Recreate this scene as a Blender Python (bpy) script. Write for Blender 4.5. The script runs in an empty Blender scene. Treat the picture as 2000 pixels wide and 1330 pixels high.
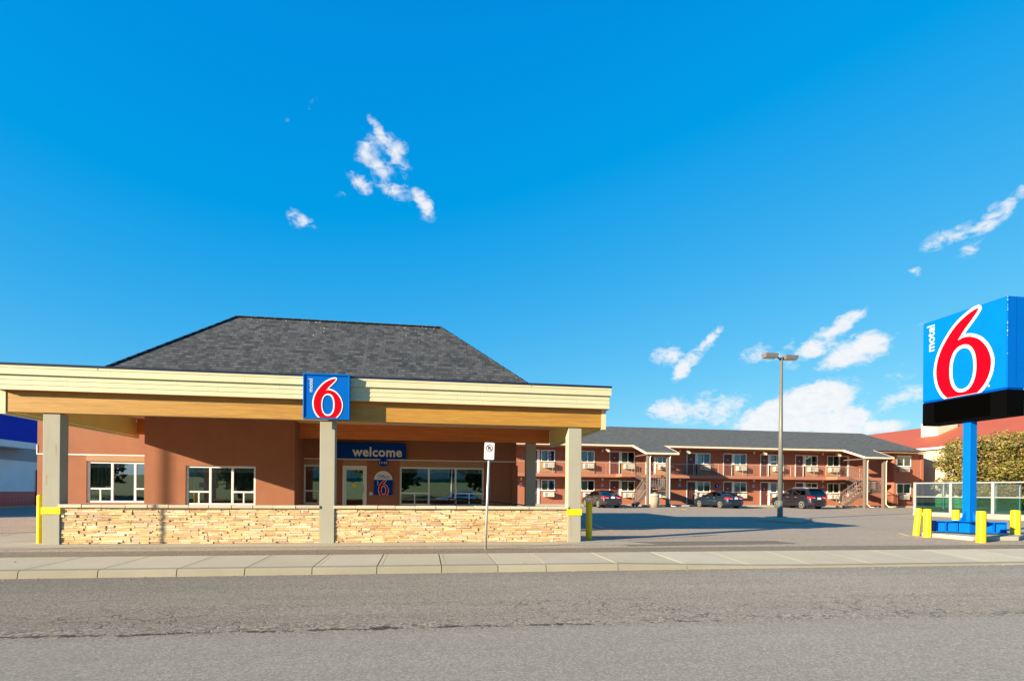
import bpy, math, random
from mathutils import Vector, Matrix
random.seed(7)
rnd = random.random
def ru(a, b): return a + (b - a) * rnd()
scene = bpy.context.scene
COL = scene.collection
# ------------------------------------------------------------------ camera model
PSI = math.radians(9.04); F = 1100.0; H = 1.7; ROLL = 0.0085; HY = 960.6
FW = Vector((math.sin(PSI), math.cos(PSI), 0))
R0 = Vector((math.cos(PSI), -math.sin(PSI), 0)); U0 = Vector((0, 0, 1))
RT = R0 * math.cos(ROLL) + U0 * math.sin(ROLL)
UP = U0 * math.cos(ROLL) - R0 * math.sin(ROLL)
def ray(x, y): return FW + RT * ((x - 1000) / F) + UP * ((HY - y) / F)
def W(x, y, Y):
    d = ray(x, y); t = Y / d.y
    return d.x * t, H + d.z * t
def WX(x, Y, y=940): return W(x, y, Y)[0]
def WZ(x, y, Y): return W(x, y, Y)[1]
SL = 0.011
def lot(Y): return 0.17 + SL * (Y - 14)
def G(x, y, dz=0):
    d = ray(x, y)
    t = (0.17 - SL * 14 + dz - H) / (d.z - SL * d.y)
    return d.x * t, d.y * t
# ------------------------------------------------------------------ tagging
def tag(o, label=None, cat=None, group=None, kind=None):
    if label: o['label'] = label
    if cat: o['category'] = cat
    if group: o['group'] = group
    if kind: o['kind'] = kind
    return o
def thing(name, label, cat, loc=(0, 0, 0), rz=0, group=None):
    o = bpy.data.objects.new(name, None); COL.objects.link(o)
    o.empty_display_size = 0.2
    o.location = loc; o.rotation_euler = (0, 0, rz)
    return tag(o, label, cat, group)
def wloc(o):
    v = Vector((0, 0, 0))
    while o is not None:
        v += Vector(o.location); o = o.parent
    return v
def kids(o): return [c for c in bpy.data.objects if c.parent == o]
def copy_tree(o, parent=None):
    c = o.copy(); COL.objects.link(c); c.parent = parent
    for ch in kids(o): copy_tree(ch, c)
    return c
# ------------------------------------------------------------------ mesh builder
class MB:
    def __init__(s): s.v = []; s.f = []; s.m = []; s.c = []; s.col = None; s.mi = 0; s.sm = []; s.smooth = False
    def face(s, idx):
        s.f.append(idx); s.m.append(s.mi); s.c.append(s.col); s.sm.append(s.smooth)
    def poly(s, pts):
        n = len(s.v); s.v += [tuple(p) for p in pts]; s.face(list(range(n, n + len(pts)))); return s
    def box(s, x0, x1, y0, y1, z0, z1):
        if x0 > x1: x0, x1 = x1, x0
        if y0 > y1: y0, y1 = y1, y0
        if z0 > z1: z0, z1 = z1, z0
        n = len(s.v)
        s.v += [(x0,y0,z0),(x1,y0,z0),(x1,y1,z0),(x0,y1,z0),(x0,y0,z1),(x1,y0,z1),(x1,y1,z1),(x0,y1,z1)]
        for q in ((0,3,2,1),(4,5,6,7),(0,1,5,4),(1,2,6,5),(2,3,7,6),(3,0,4,7)): s.face([n+i for i in q])
        return s
    def hexa(s, b, t):
        n = len(s.v); s.v += [tuple(p) for p in b] + [tuple(p) for p in t]
        for q in ((0,3,2,1),(4,5,6,7),(0,1,5,4),(1,2,6,5),(2,3,7,6),(3,0,4,7)): s.face([n+i for i in q])
        return s
    def bar(s, a, b, w, h=None):          # rectangular bar between two points
        h = h or w; a = Vector(a); b = Vector(b); d = (b - a).normalized()
        ref = Vector((0, 0, 1)) if abs(d.z) < 0.95 else Vector((0, 1, 0))
        r = d.cross(ref).normalized() * (w / 2); u = r.cross(d).normalized() * (h / 2)
        s.hexa([a - r - u, a + r - u, a + r + u, a - r + u], [b - r - u, b + r - u, b + r + u, b - r + u])
        return s
    def prism(s, pts, off):               # planar polygon swept by vector
        n = len(s.v); k = len(pts); off = Vector(off)
        s.v += [tuple(p) for p in pts] + [tuple(Vector(p) + off) for p in pts]
        s.face([n + i for i in range(k)][::-1]); s.face([n + k + i for i in range(k)])
        for i in range(k):
            j = (i + 1) % k; s.face([n + i, n + j, n + k + j, n + k + i])
        return s
    def tube(s, pts, rad, seg=10, caps=True):
        pts = [Vector(p) for p in pts]
        if not isinstance(rad, (list, tuple)): rad = [rad] * len(pts)
        n = len(s.v); up = None
        for i, p in enumerate(pts):
            d = (pts[min(i + 1, len(pts) - 1)] - pts[max(i - 1, 0)]).normalized()
            if up is None:
                up = Vector((0, 0, 1)) if abs(d.z) < 0.9 else Vector((1, 0, 0))
            a = d.cross(up).normalized(); b = a.cross(d).normalized(); up = b
            for k in range(seg):
                t = 2 * math.pi * k / seg
                s.v.append(tuple(p + (a * math.cos(t) + b * math.sin(t)) * rad[i]))
        sm = s.smooth; s.smooth = True
        for i in range(len(pts) - 1):
            for k in range(seg):
                k2 = (k + 1) % seg
                s.face([n + i*seg + k, n + (i+1)*seg + k, n + (i+1)*seg + k2, n + i*seg + k2])
        s.smooth = False
        if caps:
            s.face([n + k for k in range(seg)]); s.face([n + (len(pts)-1)*seg + k for k in range(seg)][::-1])
        s.smooth = sm
        return s
    def build(s, name, mat, parent=None, bevel=0, world=True, auto=False):
        if world and parent is not None:
            o = wloc(parent); vv = [(a - o.x, b - o.y, c - o.z) for a, b, c in s.v]
        else: vv = s.v
        me = bpy.data.meshes.new(name); me.from_pydata(vv, [], s.f)
        mats = mat if isinstance(mat, (list, tuple)) else [mat]
        for m in mats: me.materials.append(m)
        me.polygons.foreach_set('material_index', s.m)
        me.polygons.foreach_set('use_smooth', s.sm)
        uv = me.uv_layers.new(name='UVMap').data
        Z = Vector((0, 0, 1))
        for p in me.polygons:
            nrm = p.normal
            if abs(nrm.z) > 0.985: a, b = Vector((1, 0, 0)), Vector((0, 1, 0))
            else:
                a = Z.cross(nrm).normalized(); b = nrm.cross(a).normalized()
            for li in p.loop_indices:
                co = Vector(s.v[me.loops[li].vertex_index])
                uv[li].uv = (co.dot(a), co.dot(b))
        if any(c is not None for c in s.c):
            ca = me.color_attributes.new('tint', 'FLOAT_COLOR', 'CORNER')
            for p in me.polygons:
                c = s.c[p.index] or (1, 1, 1)
                for li in p.loop_indices: ca.data[li].color = (c[0], c[1], c[2], 1)
        me.update()
        o = bpy.data.objects.new(name, me); COL.objects.link(o)
        if parent is not None: o.parent = parent
        if bevel:
            b = o.modifiers.new('bevel', 'BEVEL'); b.width = bevel; b.segments = 2; b.limit_method = 'ANGLE'
        return o
# ------------------------------------------------------------------ materials
def lin(c):
    return tuple(((v/255)/12.92 if v/255 <= 0.04045 else ((v/255+0.055)/1.055)**2.4) for v in c)
def newmat(name):
    m = bpy.data.materials.new(name); m.use_nodes = True
    nt = m.node_tree; b = nt.nodes['Principled BSDF']
    return m, nt, b
def N(nt, t, **k):
    n = nt.nodes.new(t)
    for a, v in k.items():
        if a in n.inputs: n.inputs[a].default_value = v
        else: setattr(n, a, v)
    return n
def rgb(c): return (c[0], c[1], c[2], 1)
def mixc(nt, fac, a, b, mode='MIX'):
    n = nt.nodes.new('ShaderNodeMix'); n.data_type = 'RGBA'; n.blend_type = mode
    for sock, v in ((0, fac), (6, a), (7, b)):
        if hasattr(v, 'is_linked') or hasattr(v, 'links'): nt.links.new(v, n.inputs[sock])
        else: n.inputs[sock].default_value = v if sock == 0 else rgb(v)
    return n.outputs[2]
def math_(nt, op, a, b=None, c=None, clamp=False):
    n = nt.nodes.new('ShaderNodeMath'); n.operation = op; n.use_clamp = clamp
    for i, v in enumerate((a, b, c)):
        if v is None: continue
        if hasattr(v, 'links'): nt.links.new(v, n.inputs[i])
        else: n.inputs[i].default_value = v
    return n.outputs[0]
def noise(nt, co, scale, detail=4, rough=0.55, dist=0):
    n = N(nt, 'ShaderNodeTexNoise'); n.inputs['Scale'].default_value = scale
    n.inputs['Detail'].default_value = detail; n.inputs['Roughness'].default_value = rough
    n.inputs['Distortion'].default_value = dist
    nt.links.new(co, n.inputs['Vector']); return n.outputs['Fac']
def ramp(nt, fac, p0, p1, c0=(0,0,0), c1=(1,1,1)):
    n = nt.nodes.new('ShaderNodeValToRGB'); e = n.color_ramp.elements
    e[0].position = p0; e[0].color = rgb(c0); e[1].position = p1; e[1].color = rgb(c1)
    nt.links.new(fac, n.inputs[0]); return n.outputs[0]
def bump(nt, b, h, strength=0.3, dist=0.02):
    n = nt.nodes.new('ShaderNodeBump'); n.inputs['Strength'].default_value = strength
    n.inputs['Distance'].default_value = dist
    nt.links.new(h, n.inputs['Height']); nt.links.new(n.outputs[0], b.inputs['Normal'])
def wpos(nt):
    g = nt.nodes.new('ShaderNodeNewGeometry'); return g.outputs['Position']
def mapped(nt, co, sc, loc=(0,0,0)):
    m = nt.nodes.new('ShaderNodeMapping'); m.inputs['Scale'].default_value = sc; m.inputs['Location'].default_value = loc
    nt.links.new(co, m.inputs['Vector']); return m.outputs[0]
def pm(name, col, col2=None, scale=3, rough=0.6, bs=0, bscale=60, bdist=0.01, metal=0, coat=0, detail=5, spec=None):
    m, nt, b = newmat(name)
    b.inputs['Roughness'].default_value = rough; b.inputs['Metallic'].default_value = metal
    b.inputs['Coat Weight'].default_value = coat
    if spec is not None: b.inputs['Specular IOR Level'].default_value = spec
    p = wpos(nt)
    if col2 is None: col2 = tuple(c * 0.88 for c in col)
    f = ramp(nt, noise(nt, p, scale, detail, 0.6), 0.3, 0.7)
    nt.links.new(mixc(nt, f, col, col2), b.inputs['Base Color'])
    if bs: bump(nt, b, noise(nt, p, bscale, 3), bs, bdist)
    return m
M = {}
# stucco
def stucco(name, c, c2):
    m, nt, b = newmat(name); p = wpos(nt)
    f = ramp(nt, noise(nt, p, 1.3, 6, 0.65), 0.3, 0.72)
    f2 = ramp(nt, noise(nt, p, 90, 2), 0.35, 0.7)
    c_ = mixc(nt, f, c, c2)
    c_ = mixc(nt, math_(nt, 'MULTIPLY', f2, 0.22), c_, tuple(v*0.55 for v in c))
    st = ramp(nt, noise(nt, mapped(nt, p, (2.2, 2.2, 0.25)), 2.0, 4), 0.55, 0.8)
    c_ = mixc(nt, math_(nt, 'MULTIPLY', st, 0.18), c_, tuple(v*0.6 for v in c))
    nt.links.new(c_, b.inputs['Base Color'])
    b.inputs['Roughness'].default_value = 0.9; b.inputs['Specular IOR Level'].default_value = 0.2
    bump(nt, b, noise(nt, p, 70, 4), 0.5, 0.008)
    return m
M['terra'] = stucco('terracotta_stucco', (0.345, 0.142, 0.082), (0.30, 0.12, 0.067))
M['terra2'] = stucco('terracotta_motel', (0.40, 0.147, 0.09), (0.355, 0.122, 0.075))
M['tan'] = stucco('tan_panel', (0.44, 0.25, 0.14), (0.39, 0.215, 0.12))
M['salmon'] = stucco('salmon_slab', (0.44, 0.18, 0.12), (0.38, 0.15, 0.10))
M['white'] = pm('white_paint', (0.78, 0.78, 0.76), (0.70, 0.70, 0.68), 4, 0.45)
M['offwhite'] = pm('offwhite_wall', (0.85, 0.80, 0.78), (0.78, 0.74, 0.72), 1.2, 0.8, 0.15)
M['cream'] = pm('cream_siding', (0.54, 0.505, 0.325), (0.50, 0.465, 0.30), 1.5, 0.6, 0.06, 140)
M['creamd'] = pm('cream_trim_side', (0.72, 0.58, 0.20), (0.66, 0.52, 0.17), 1.5, 0.6, 0.06, 140)
M['navy'] = pm('navy_flashing', (0.012, 0.02, 0.055), None, 3, 0.6, spec=.1)
M['guard'] = pm('yellow_guard_paint', (0.90, 0.70, 0.0), (0.80, 0.60, 0.0), 6, 0.45, 0.1, 60)
M['yel'] = pm('yellow_bollard_paint', (0.86, 0.60, 0.0), (0.74, 0.49, 0.0), 5, 0.42, 0.12, 40)
nt = M['yel'].node_tree; bs_ = nt.nodes['Principled BSDF']; src = bs_.inputs['Base Color'].links[0].from_socket
sc_ = ramp(nt, noise(nt, mapped(nt, wpos(nt), (1, 1, .35)), 9, 6, .75), .66, .70)
nt.links.new(mixc(nt, math_(nt, 'MULTIPLY', sc_, .7), src, (.10, .07, .02)), bs_.inputs['Base Color'])
M['line'] = pm('worn_yellow_line', (0.78, 0.58, 0.22), (0.52, 0.41, 0.25), 14, 0.8)
M['black'] = pm('black_board', (0.0012, 0.0012, 0.0015), None, 3, 0.8, spec=.03)
M['blk'] = pm('black_rail', (0.01, 0.01, 0.012), None, 3, 0.5)
M['sblue'] = pm('sign_blue', (0.0, 0.105, 0.45), (0.0, 0.10, 0.43), 2, 0.5, spec=.06)
M['sbframe'] = pm('sign_blue_frame', (0.0, 0.135, 0.50), None, 2, 0.5, spec=.06)
M['dblue'] = pm('dark_blue_sign', (0.0, 0.045, 0.30), (0.0, 0.04, 0.27), 2, 0.5, spec=.06)
M['pblue'] = pm('pole_blue', (0.0, 0.125, 0.50), (0.0, 0.115, 0.46), 3, 0.5, 0.04, 30, spec=.1)
M['red'] = pm('sign_red', (0.52, 0.0, 0.008), None, 2, 0.5, spec=.06)
M['wht'] = pm('sign_white', (0.72, 0.72, 0.72), None, 2, 0.5, spec=.1)
M['galv'] = pm('galvanised_steel', (0.62, 0.62, 0.62), (0.48, 0.48, 0.49), 12, 0.42, 0.05, 60, metal=0.55)
M['lampm'] = pm('lamp_pole_metal', (0.17, 0.163, 0.145), (0.135, 0.13, 0.12), 3, 0.5, metal=0.1)
M['brown'] = pm('brown_wood_post', (0.17, 0.115, 0.095), (0.13, 0.088, 0.07), 8, 0.7, 0.2, 40)
M['rail'] = pm('balcony_rail_metal', (0.17, 0.10, 0.085), None, 3, 0.55)
M['raillt'] = pm('rail_top_metal', (0.42, 0.30, 0.26), None, 3, 0.5)
M['door'] = pm('maroon_door', (0.13, 0.035, 0.022), (0.10, 0.026, 0.018), 5, 0.5)
M['gut'] = pm('gutter_beige', (0.72, 0.59, 0.44), (0.66, 0.53, 0.40), 3, 0.55)
M['ac'] = pm('air_conditioner_casing', (0.74, 0.70, 0.58), (0.66, 0.62, 0.52), 5, 0.55)
M['acg'] = pm('air_conditioner_grille', (0.30, 0.31, 0.29), None, 5, 0.6)
M['curt'] = None
M['redroof'] = pm('red_metal_roof', (0.40, 0.085, 0.032), (0.36, 0.073, 0.028), 0.6, 0.6)
M['brickw'] = pm('cream_block_wall', (0.56, 0.49, 0.37), (0.49, 0.43, 0.33), 1.5, 0.85, 0.2, 20)
M['trash'] = pm('aggregate_bin', (0.34, 0.29, 0.22), (0.24, 0.2, 0.16), 60, 0.9, 0.3, 80)
M['lid'] = pm('bin_lid', (0.42, 0.36, 0.26), None, 4, 0.6)
M['room'] = pm('room_wall', (0.30, 0.27, 0.23), (0.22, 0.20, 0.17), 1.2, 0.9)
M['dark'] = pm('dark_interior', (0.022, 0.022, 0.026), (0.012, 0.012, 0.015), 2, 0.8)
M['tyre'] = pm('tyre_rubber', (0.018, 0.018, 0.018), None, 20, 0.85)
M['rim'] = pm('alloy_rim', (0.62, 0.62, 0.63), None, 8, 0.3, metal=0.7)
M['purple'] = pm('purple_notice', (0.30, 0.045, 0.22), None, 4, 0.5)
M['sconce'] = pm('sconce_shell', (0.72, 0.62, 0.46), None, 4, 0.5)
M['nblue'] = pm('neighbour_blue', (0.0, 0.035, 0.50), (0.0, 0.03, 0.45), 1, 0.6, spec=.1)
M['nblue2'] = pm('neighbour_blue_tube', (0.0, 0.16, 0.62), None, 1, 0.4)
M['plate'] = pm('licence_plate_white', (0.8, 0.8, 0.82), None, 10, 0.4)
M['tail'] = pm('tail_light_red', (0.55, 0.005, 0.012), None, 10, 0.15, coat=1)
M['head'] = pm('head_light_clear', (0.6, 0.62, 0.65), None, 10, 0.1, coat=1)
def carpaint(n, c):
    m = pm(n, c, tuple(v*0.95 for v in c), 2, 0.32, metal=0.35, coat=1); return m
M['p_grey'] = carpaint('car_paint_dark_grey', (0.030, 0.030, 0.032))
M['p_blue'] = carpaint('car_paint_dark_teal_blue', (0.004, 0.022, 0.045))
M['p_black'] = carpaint('car_paint_black_purple', (0.020, 0.016, 0.026))
M['p_white'] = carpaint('car_paint_white', (0.65, 0.67, 0.7))
# concrete
def concrete(name, c, c2, joint=None):
    m, nt, b = newmat(name); p = wpos(nt)
    f = ramp(nt, noise(nt, p, 0.9, 7, 0.65), 0.3, 0.72)
    g = ramp(nt, noise(nt, p, 120, 3, 0.7), 0.3, 0.75)
    c_ = mixc(nt, f, c, c2)
    c_ = mixc(nt, math_(nt, 'MULTIPLY', g, 0.25), c_, tuple(v*0.6 for v in c2))
    s = ramp(nt, noise(nt, mapped(nt, p, (1, 1, 1)), 4.2, 5, 0.7, 1.2), 0.6, 0.75)
    c_ = mixc(nt, math_(nt, 'MULTIPLY', s, 0.25), c_, tuple(v*0.65 for v in c2))
    vs_ = ramp(nt, noise(nt, mapped(nt, p, (5, 5, .3)), 1.5, 5, 0.65), 0.56, 0.75)
    if not joint: c_ = mixc(nt, math_(nt, 'MULTIPLY', vs_, 0.22), c_, tuple(v*0.6 for v in c2))
    at = nt.nodes.new('ShaderNodeAttribute'); at.attribute_name = 'tint'
    if joint: c_ = mixc(nt, 1.0, c_, at.outputs['Color'], 'MULTIPLY')
    nt.links.new(c_, b.inputs['Base Color']); b.inputs['Roughness'].default_value = 0.88
    b.inputs['Specular IOR Level'].default_value = 0.25
    bump(nt, b, noise(nt, p, 60, 5, 0.7), 0.25, 0.006)
    return m
M['colc'] = concrete('column_concrete', (0.375, 0.35, 0.28), (0.335, 0.31, 0.25))
M['slab'] = concrete('slab_concrete', (0.46, 0.41, 0.32), (0.39, 0.345, 0.27))
M['walk'] = concrete('sidewalk_concrete', (0.54, 0.475, 0.37), (0.47, 0.41, 0.32), True)
M['kerb'] = concrete('kerb_concrete', (0.35, 0.31, 0.235), (0.29, 0.258, 0.195), True)
M['cap'] = concrete('cap_stone', (0.62, 0.55, 0.42), (0.52, 0.45, 0.34), True)
M['pad'] = concrete('pad_concrete', (0.46, 0.42, 0.34), (0.38, 0.35, 0.28))
# stone veneer
m, nt, b = newmat('ledge_stone'); p = wpos(nt)
at = nt.nodes.new('ShaderNodeAttribute'); at.attribute_name = 'tint'
f = ramp(nt, noise(nt, mapped(nt, p, (5, 5, 18)), 2.0, 5, 0.7), 0.3, 0.72)
c_ = mixc(nt, math_(nt, 'MULTIPLY', f, 0.45), at.outputs['Color'], (0.50, 0.28, 0.11))
g = ramp(nt, noise(nt, p, 45, 4, 0.7), 0.58, 0.8)
c_ = mixc(nt, math_(nt, 'MULTIPLY', g, 0.5), c_, (0.25, 0.15, 0.09))
nt.links.new(c_, b.inputs['Base Color']); b.inputs['Roughness'].default_value = 0.9
bump(nt, b, noise(nt, mapped(nt, p, (1, 1, 2.5)), 22, 6, 0.7), 0.6, 0.02)
M['stone'] = m
M['mortar'] = pm('stone_backing', (0.15, 0.10, 0.06), None, 20, 0.95)
# asphalt
def asphalt(name, base, dark, lightness=1.0, crack=False):
    m, nt, b = newmat(name); p = wpos(nt)
    big = ramp(nt, noise(nt, mapped(nt, p, (0.35, 0.9, 1)), 0.55, 6, 0.6), 0.28, 0.75)
    c_ = mixc(nt, big, base, dark)
    stk = ramp(nt, noise(nt, mapped(nt, p, (0.10, 2.0, 1)), 1.0, 5, 0.6), 0.4, 0.68)
    c_ = mixc(nt, math_(nt, 'MULTIPLY', stk, 0.35), c_, tuple(v*0.74 for v in dark))
    spl = ramp(nt, noise(nt, p, 1.6, 7, 0.75, 1.0), 0.62, 0.74)
    c_ = mixc(nt, math_(nt, 'MULTIPLY', spl, 0.3), c_, tuple(v*0.6 for v in dark))
    med = ramp(nt, noise(nt, p, 4.5, 6, 0.7), 0.35, 0.7)
    c_ = mixc(nt, math_(nt, 'MULTIPLY', med, 0.22), c_, tuple(v*0.72 for v in dark))
    vo = N(nt, 'ShaderNodeTexVoronoi'); vo.inputs['Scale'].default_value = 48
    nt.links.new(p, vo.inputs['Vector'])
    gr = ramp(nt, vo.outputs['Distance'], 0.12, 0.65, (1, 1, 1), (0, 0, 0))
    rc = nt.nodes.new('ShaderNodeSeparateColor'); nt.links.new(vo.outputs['Color'], rc.inputs[0])
    c_ = mixc(nt, math_(nt, 'MULTIPLY', math_(nt, 'GREATER_THAN', rc.outputs[0], 0.62), math_(nt, 'MULTIPLY', gr, 0.55)), c_, tuple(min(1, v*1.9) for v in base))
    c_ = mixc(nt, math_(nt, 'MULTIPLY', math_(nt, 'LESS_THAN', rc.outputs[1], 0.4), 0.5), c_, tuple(v*0.35 for v in dark))
    h = noise(nt, p, 55, 5, 0.75)
    hh = h
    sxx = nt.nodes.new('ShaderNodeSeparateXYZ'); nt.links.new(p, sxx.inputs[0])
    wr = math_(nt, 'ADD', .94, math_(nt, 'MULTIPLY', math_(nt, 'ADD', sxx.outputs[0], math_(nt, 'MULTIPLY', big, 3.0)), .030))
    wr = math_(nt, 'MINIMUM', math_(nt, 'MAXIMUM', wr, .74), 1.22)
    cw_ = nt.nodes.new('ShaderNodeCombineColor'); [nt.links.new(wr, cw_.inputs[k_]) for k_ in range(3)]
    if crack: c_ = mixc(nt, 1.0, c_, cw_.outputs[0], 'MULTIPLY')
    sx = nt.nodes.new('ShaderNodeSeparateXYZ'); nt.links.new(p, sx.inputs[0])
    if crack:
        # long ragged crack running with the lane, and map cracking just beyond it
        nz = lambda s_, d=3: math_(nt, 'SUBTRACT', noise(nt, p, s_, d, 0.6), 0.5)
        wob = math_(nt, 'ADD', math_(nt, 'MULTIPLY', math_(nt, 'SUBTRACT', noise(nt, mapped(nt, p, (1, 0, 0)), 0.7, 3), 0.5), 0.30), math_(nt, 'ADD', math_(nt, 'MULTIPLY', nz(3.5), 0.26), math_(nt, 'MULTIPLY', nz(15), 0.16)))
        line = math_(nt, 'ADD', math_(nt, 'MULTIPLY', sx.outputs[0], -0.021), 7.12)
        dd = math_(nt, 'ADD', math_(nt, 'SUBTRACT', sx.outputs[1], line), wob)
        ad = math_(nt, 'ABSOLUTE', dd)
        fade = nt.nodes.new('ShaderNodeMapRange'); fade.inputs[1].default_value = 0; fade.inputs[2].default_value = 5
        fade.inputs[3].default_value = 0.40; fade.inputs[4].default_value = 0.53; nt.links.new(sx.outputs[0], fade.inputs[0])
        wid = math_(nt, 'MULTIPLY', math_(nt, 'SUBTRACT', noise(nt, mapped(nt, p, (1, 0.3, 1)), 2.6, 6, 0.8), fade.outputs[0]), 0.42)
        ck = math_(nt, 'MULTIPLY', math_(nt, 'SUBTRACT', wid, ad), 45, clamp=True)
        band = math_(nt, 'SUBTRACT', 1.0, math_(nt, 'ABSOLUTE', math_(nt, 'DIVIDE', math_(nt, 'SUBTRACT', dd, 0.15), 0.34)), clamp=True)
        vs = N(nt, 'ShaderNodeTexVoronoi'); vs.inputs['Scale'].default_value = 24; nt.links.new(p, vs.inputs['Vector'])
        vsc = nt.nodes.new('ShaderNodeSeparateColor'); nt.links.new(vs.outputs['Color'], vsc.inputs[0])
        gate = math_(nt, 'MULTIPLY', band, ramp(nt, noise(nt, mapped(nt, p, (1, 1, 1)), 1.3, 4), 0.35, 0.6))
        dk_ = math_(nt, 'MULTIPLY', math_(nt, 'GREATER_THAN', vsc.outputs[0], 0.62), gate)
        lt_ = math_(nt, 'MULTIPLY', math_(nt, 'LESS_THAN', vsc.outputs[1], 0.28), gate)
        vc = N(nt, 'ShaderNodeTexVoronoi'); vc.feature = 'DISTANCE_TO_EDGE'; vc.inputs['Scale'].default_value = 2.6
        dn = N(nt, 'ShaderNodeTexNoise'); dn.inputs['Scale'].default_value = 5; dn.inputs['Detail'].default_value = 5; nt.links.new(p, dn.inputs['Vector'])
        ds = mixc(nt, 0.3, (0, 0, 0), dn.outputs['Color'])
        va = nt.nodes.new('ShaderNodeVectorMath'); va.operation = 'ADD'; nt.links.new(p, va.inputs[0]); nt.links.new(ds, va.inputs[1])
        nt.links.new(va.outputs[0], vc.inputs['Vector'])
        band2 = math_(nt, 'SUBTRACT', 1.0, math_(nt, 'ABSOLUTE', math_(nt, 'DIVIDE', math_(nt, 'SUBTRACT', dd, 0.75), 1.0)), clamp=True)
        patch = ramp(nt, noise(nt, mapped(nt, p, (0.45, 1, 1)), 0.7, 4), 0.44, 0.56)
        mc = math_(nt, 'MULTIPLY', math_(nt, 'SUBTRACT', 0.030, vc.outputs['Distance']), 50, clamp=True)
        mc = math_(nt, 'MULTIPLY', mc, math_(nt, 'MULTIPLY', math_(nt, 'GREATER_THAN', band2, 0.10), patch))
        c_ = mixc(nt, math_(nt, 'MULTIPLY', dk_, 0.75), c_, tuple(v*0.25 for v in dark))
        c_ = mixc(nt, math_(nt, 'MULTIPLY', lt_, 0.45), c_, tuple(min(1, v*1.6) for v in base))
        c_ = mixc(nt, math_(nt, 'MULTIPLY', mc, 0.6), c_, (0.03, 0.027, 0.024))
        c_ = mixc(nt, math_(nt, 'MULTIPLY', ck, 0.8), c_, (0.015, 0.015, 0.016))
        # newer coarse lane on the near side is cooler
        near = math_(nt, 'MULTIPLY', dd, -3.0, clamp=True)
        c_ = mixc(nt, math_(nt, 'MULTIPLY', near, 0.35), c_, tuple(v*k for v, k in zip(base, (0.92, 1.0, 1.12))))
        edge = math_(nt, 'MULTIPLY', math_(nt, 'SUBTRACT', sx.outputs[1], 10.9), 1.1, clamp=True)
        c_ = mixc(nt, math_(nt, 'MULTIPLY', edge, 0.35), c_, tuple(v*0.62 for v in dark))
        hh = math_(nt, 'SUBTRACT', math_(nt, 'ADD', h, math_(nt, 'MULTIPLY', band, noise(nt, p, 14, 3))), math_(nt, 'MULTIPLY', math_(nt, 'MAXIMUM', ck, mc), 1.5))
    nt.links.new(c_, b.inputs['Base Color'])
    b.inputs['Roughness'].default_value = 0.92; b.inputs['Specular IOR Level'].default_value = 0.25
    bump(nt, b, hh, 0.55, 0.012)
    return m
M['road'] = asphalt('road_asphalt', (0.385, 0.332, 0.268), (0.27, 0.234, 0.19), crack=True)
M['lot'] = asphalt('lot_asphalt', (0.47, 0.375, 0.295), (0.405, 0.322, 0.252))
M['strip'] = asphalt('strip_asphalt', (0.30, 0.24, 0.175), (0.23, 0.186, 0.138))
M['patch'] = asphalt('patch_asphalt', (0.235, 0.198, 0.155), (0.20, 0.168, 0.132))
M['grnd'] = pm('dry_ground', (0.16, 0.14, 0.09), (0.11, 0.11, 0.06), 0.5, 0.95)
M['grass'] = pm('lawn_grass', (0.13, 0.19, 0.045), (0.09, 0.14, 0.035), 1.5, 0.95, 0.4, 30)
# wood beam
def wood(name, c, c2, c3):
    m, nt, b = newmat(name); p = wpos(nt)
    f = ramp(nt, noise(nt, mapped(nt, p, (0.5, 6, 9)), 2.2, 7, 0.62, 0.6), 0.3, 0.7)
    g = ramp(nt, noise(nt, mapped(nt, p, (1.2, 30, 60)), 1.4, 4, 0.6), 0.35, 0.72)
    c_ = mixc(nt, f, c, c2); c_ = mixc(nt, math_(nt, 'MULTIPLY', g, 0.7), c_, c3)
    g3 = ramp(nt, noise(nt, mapped(nt, p, (.35, 8, 16)), 1.0, 3, 0.6), 0.5, 0.62); c_ = mixc(nt, math_(nt, 'MULTIPLY', g3, 0.35), c_, c3)
    vo = N(nt, 'ShaderNodeTexVoronoi'); vo.inputs['Scale'].default_value = 1.0
    nt.links.new(mapped(nt, p, (1.7, 1, 7)), vo.inputs['Vector'])
    kn = ramp(nt, vo.outputs['Distance'], 0.03, 0.10, (1, 1, 1), (0, 0, 0))
    c_ = mixc(nt, math_(nt, 'MULTIPLY', kn, 0.6), c_, (0.16, 0.06, 0.02))
    nt.links.new(c_, b.inputs['Base Color']); b.inputs['Roughness'].default_value = 0.55
    bump(nt, b, g, 0.15, 0.004)
    return m
M['wood'] = wood('laminated_timber', (0.50, 0.275, 0.042), (0.42, 0.20, 0.025), (0.22, 0.085, 0.014))
M['wood2'] = wood('laminated_timber_orange', (0.80, 0.25, 0.045), (0.62, 0.165, 0.028), (0.30, 0.07, 0.015))
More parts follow.
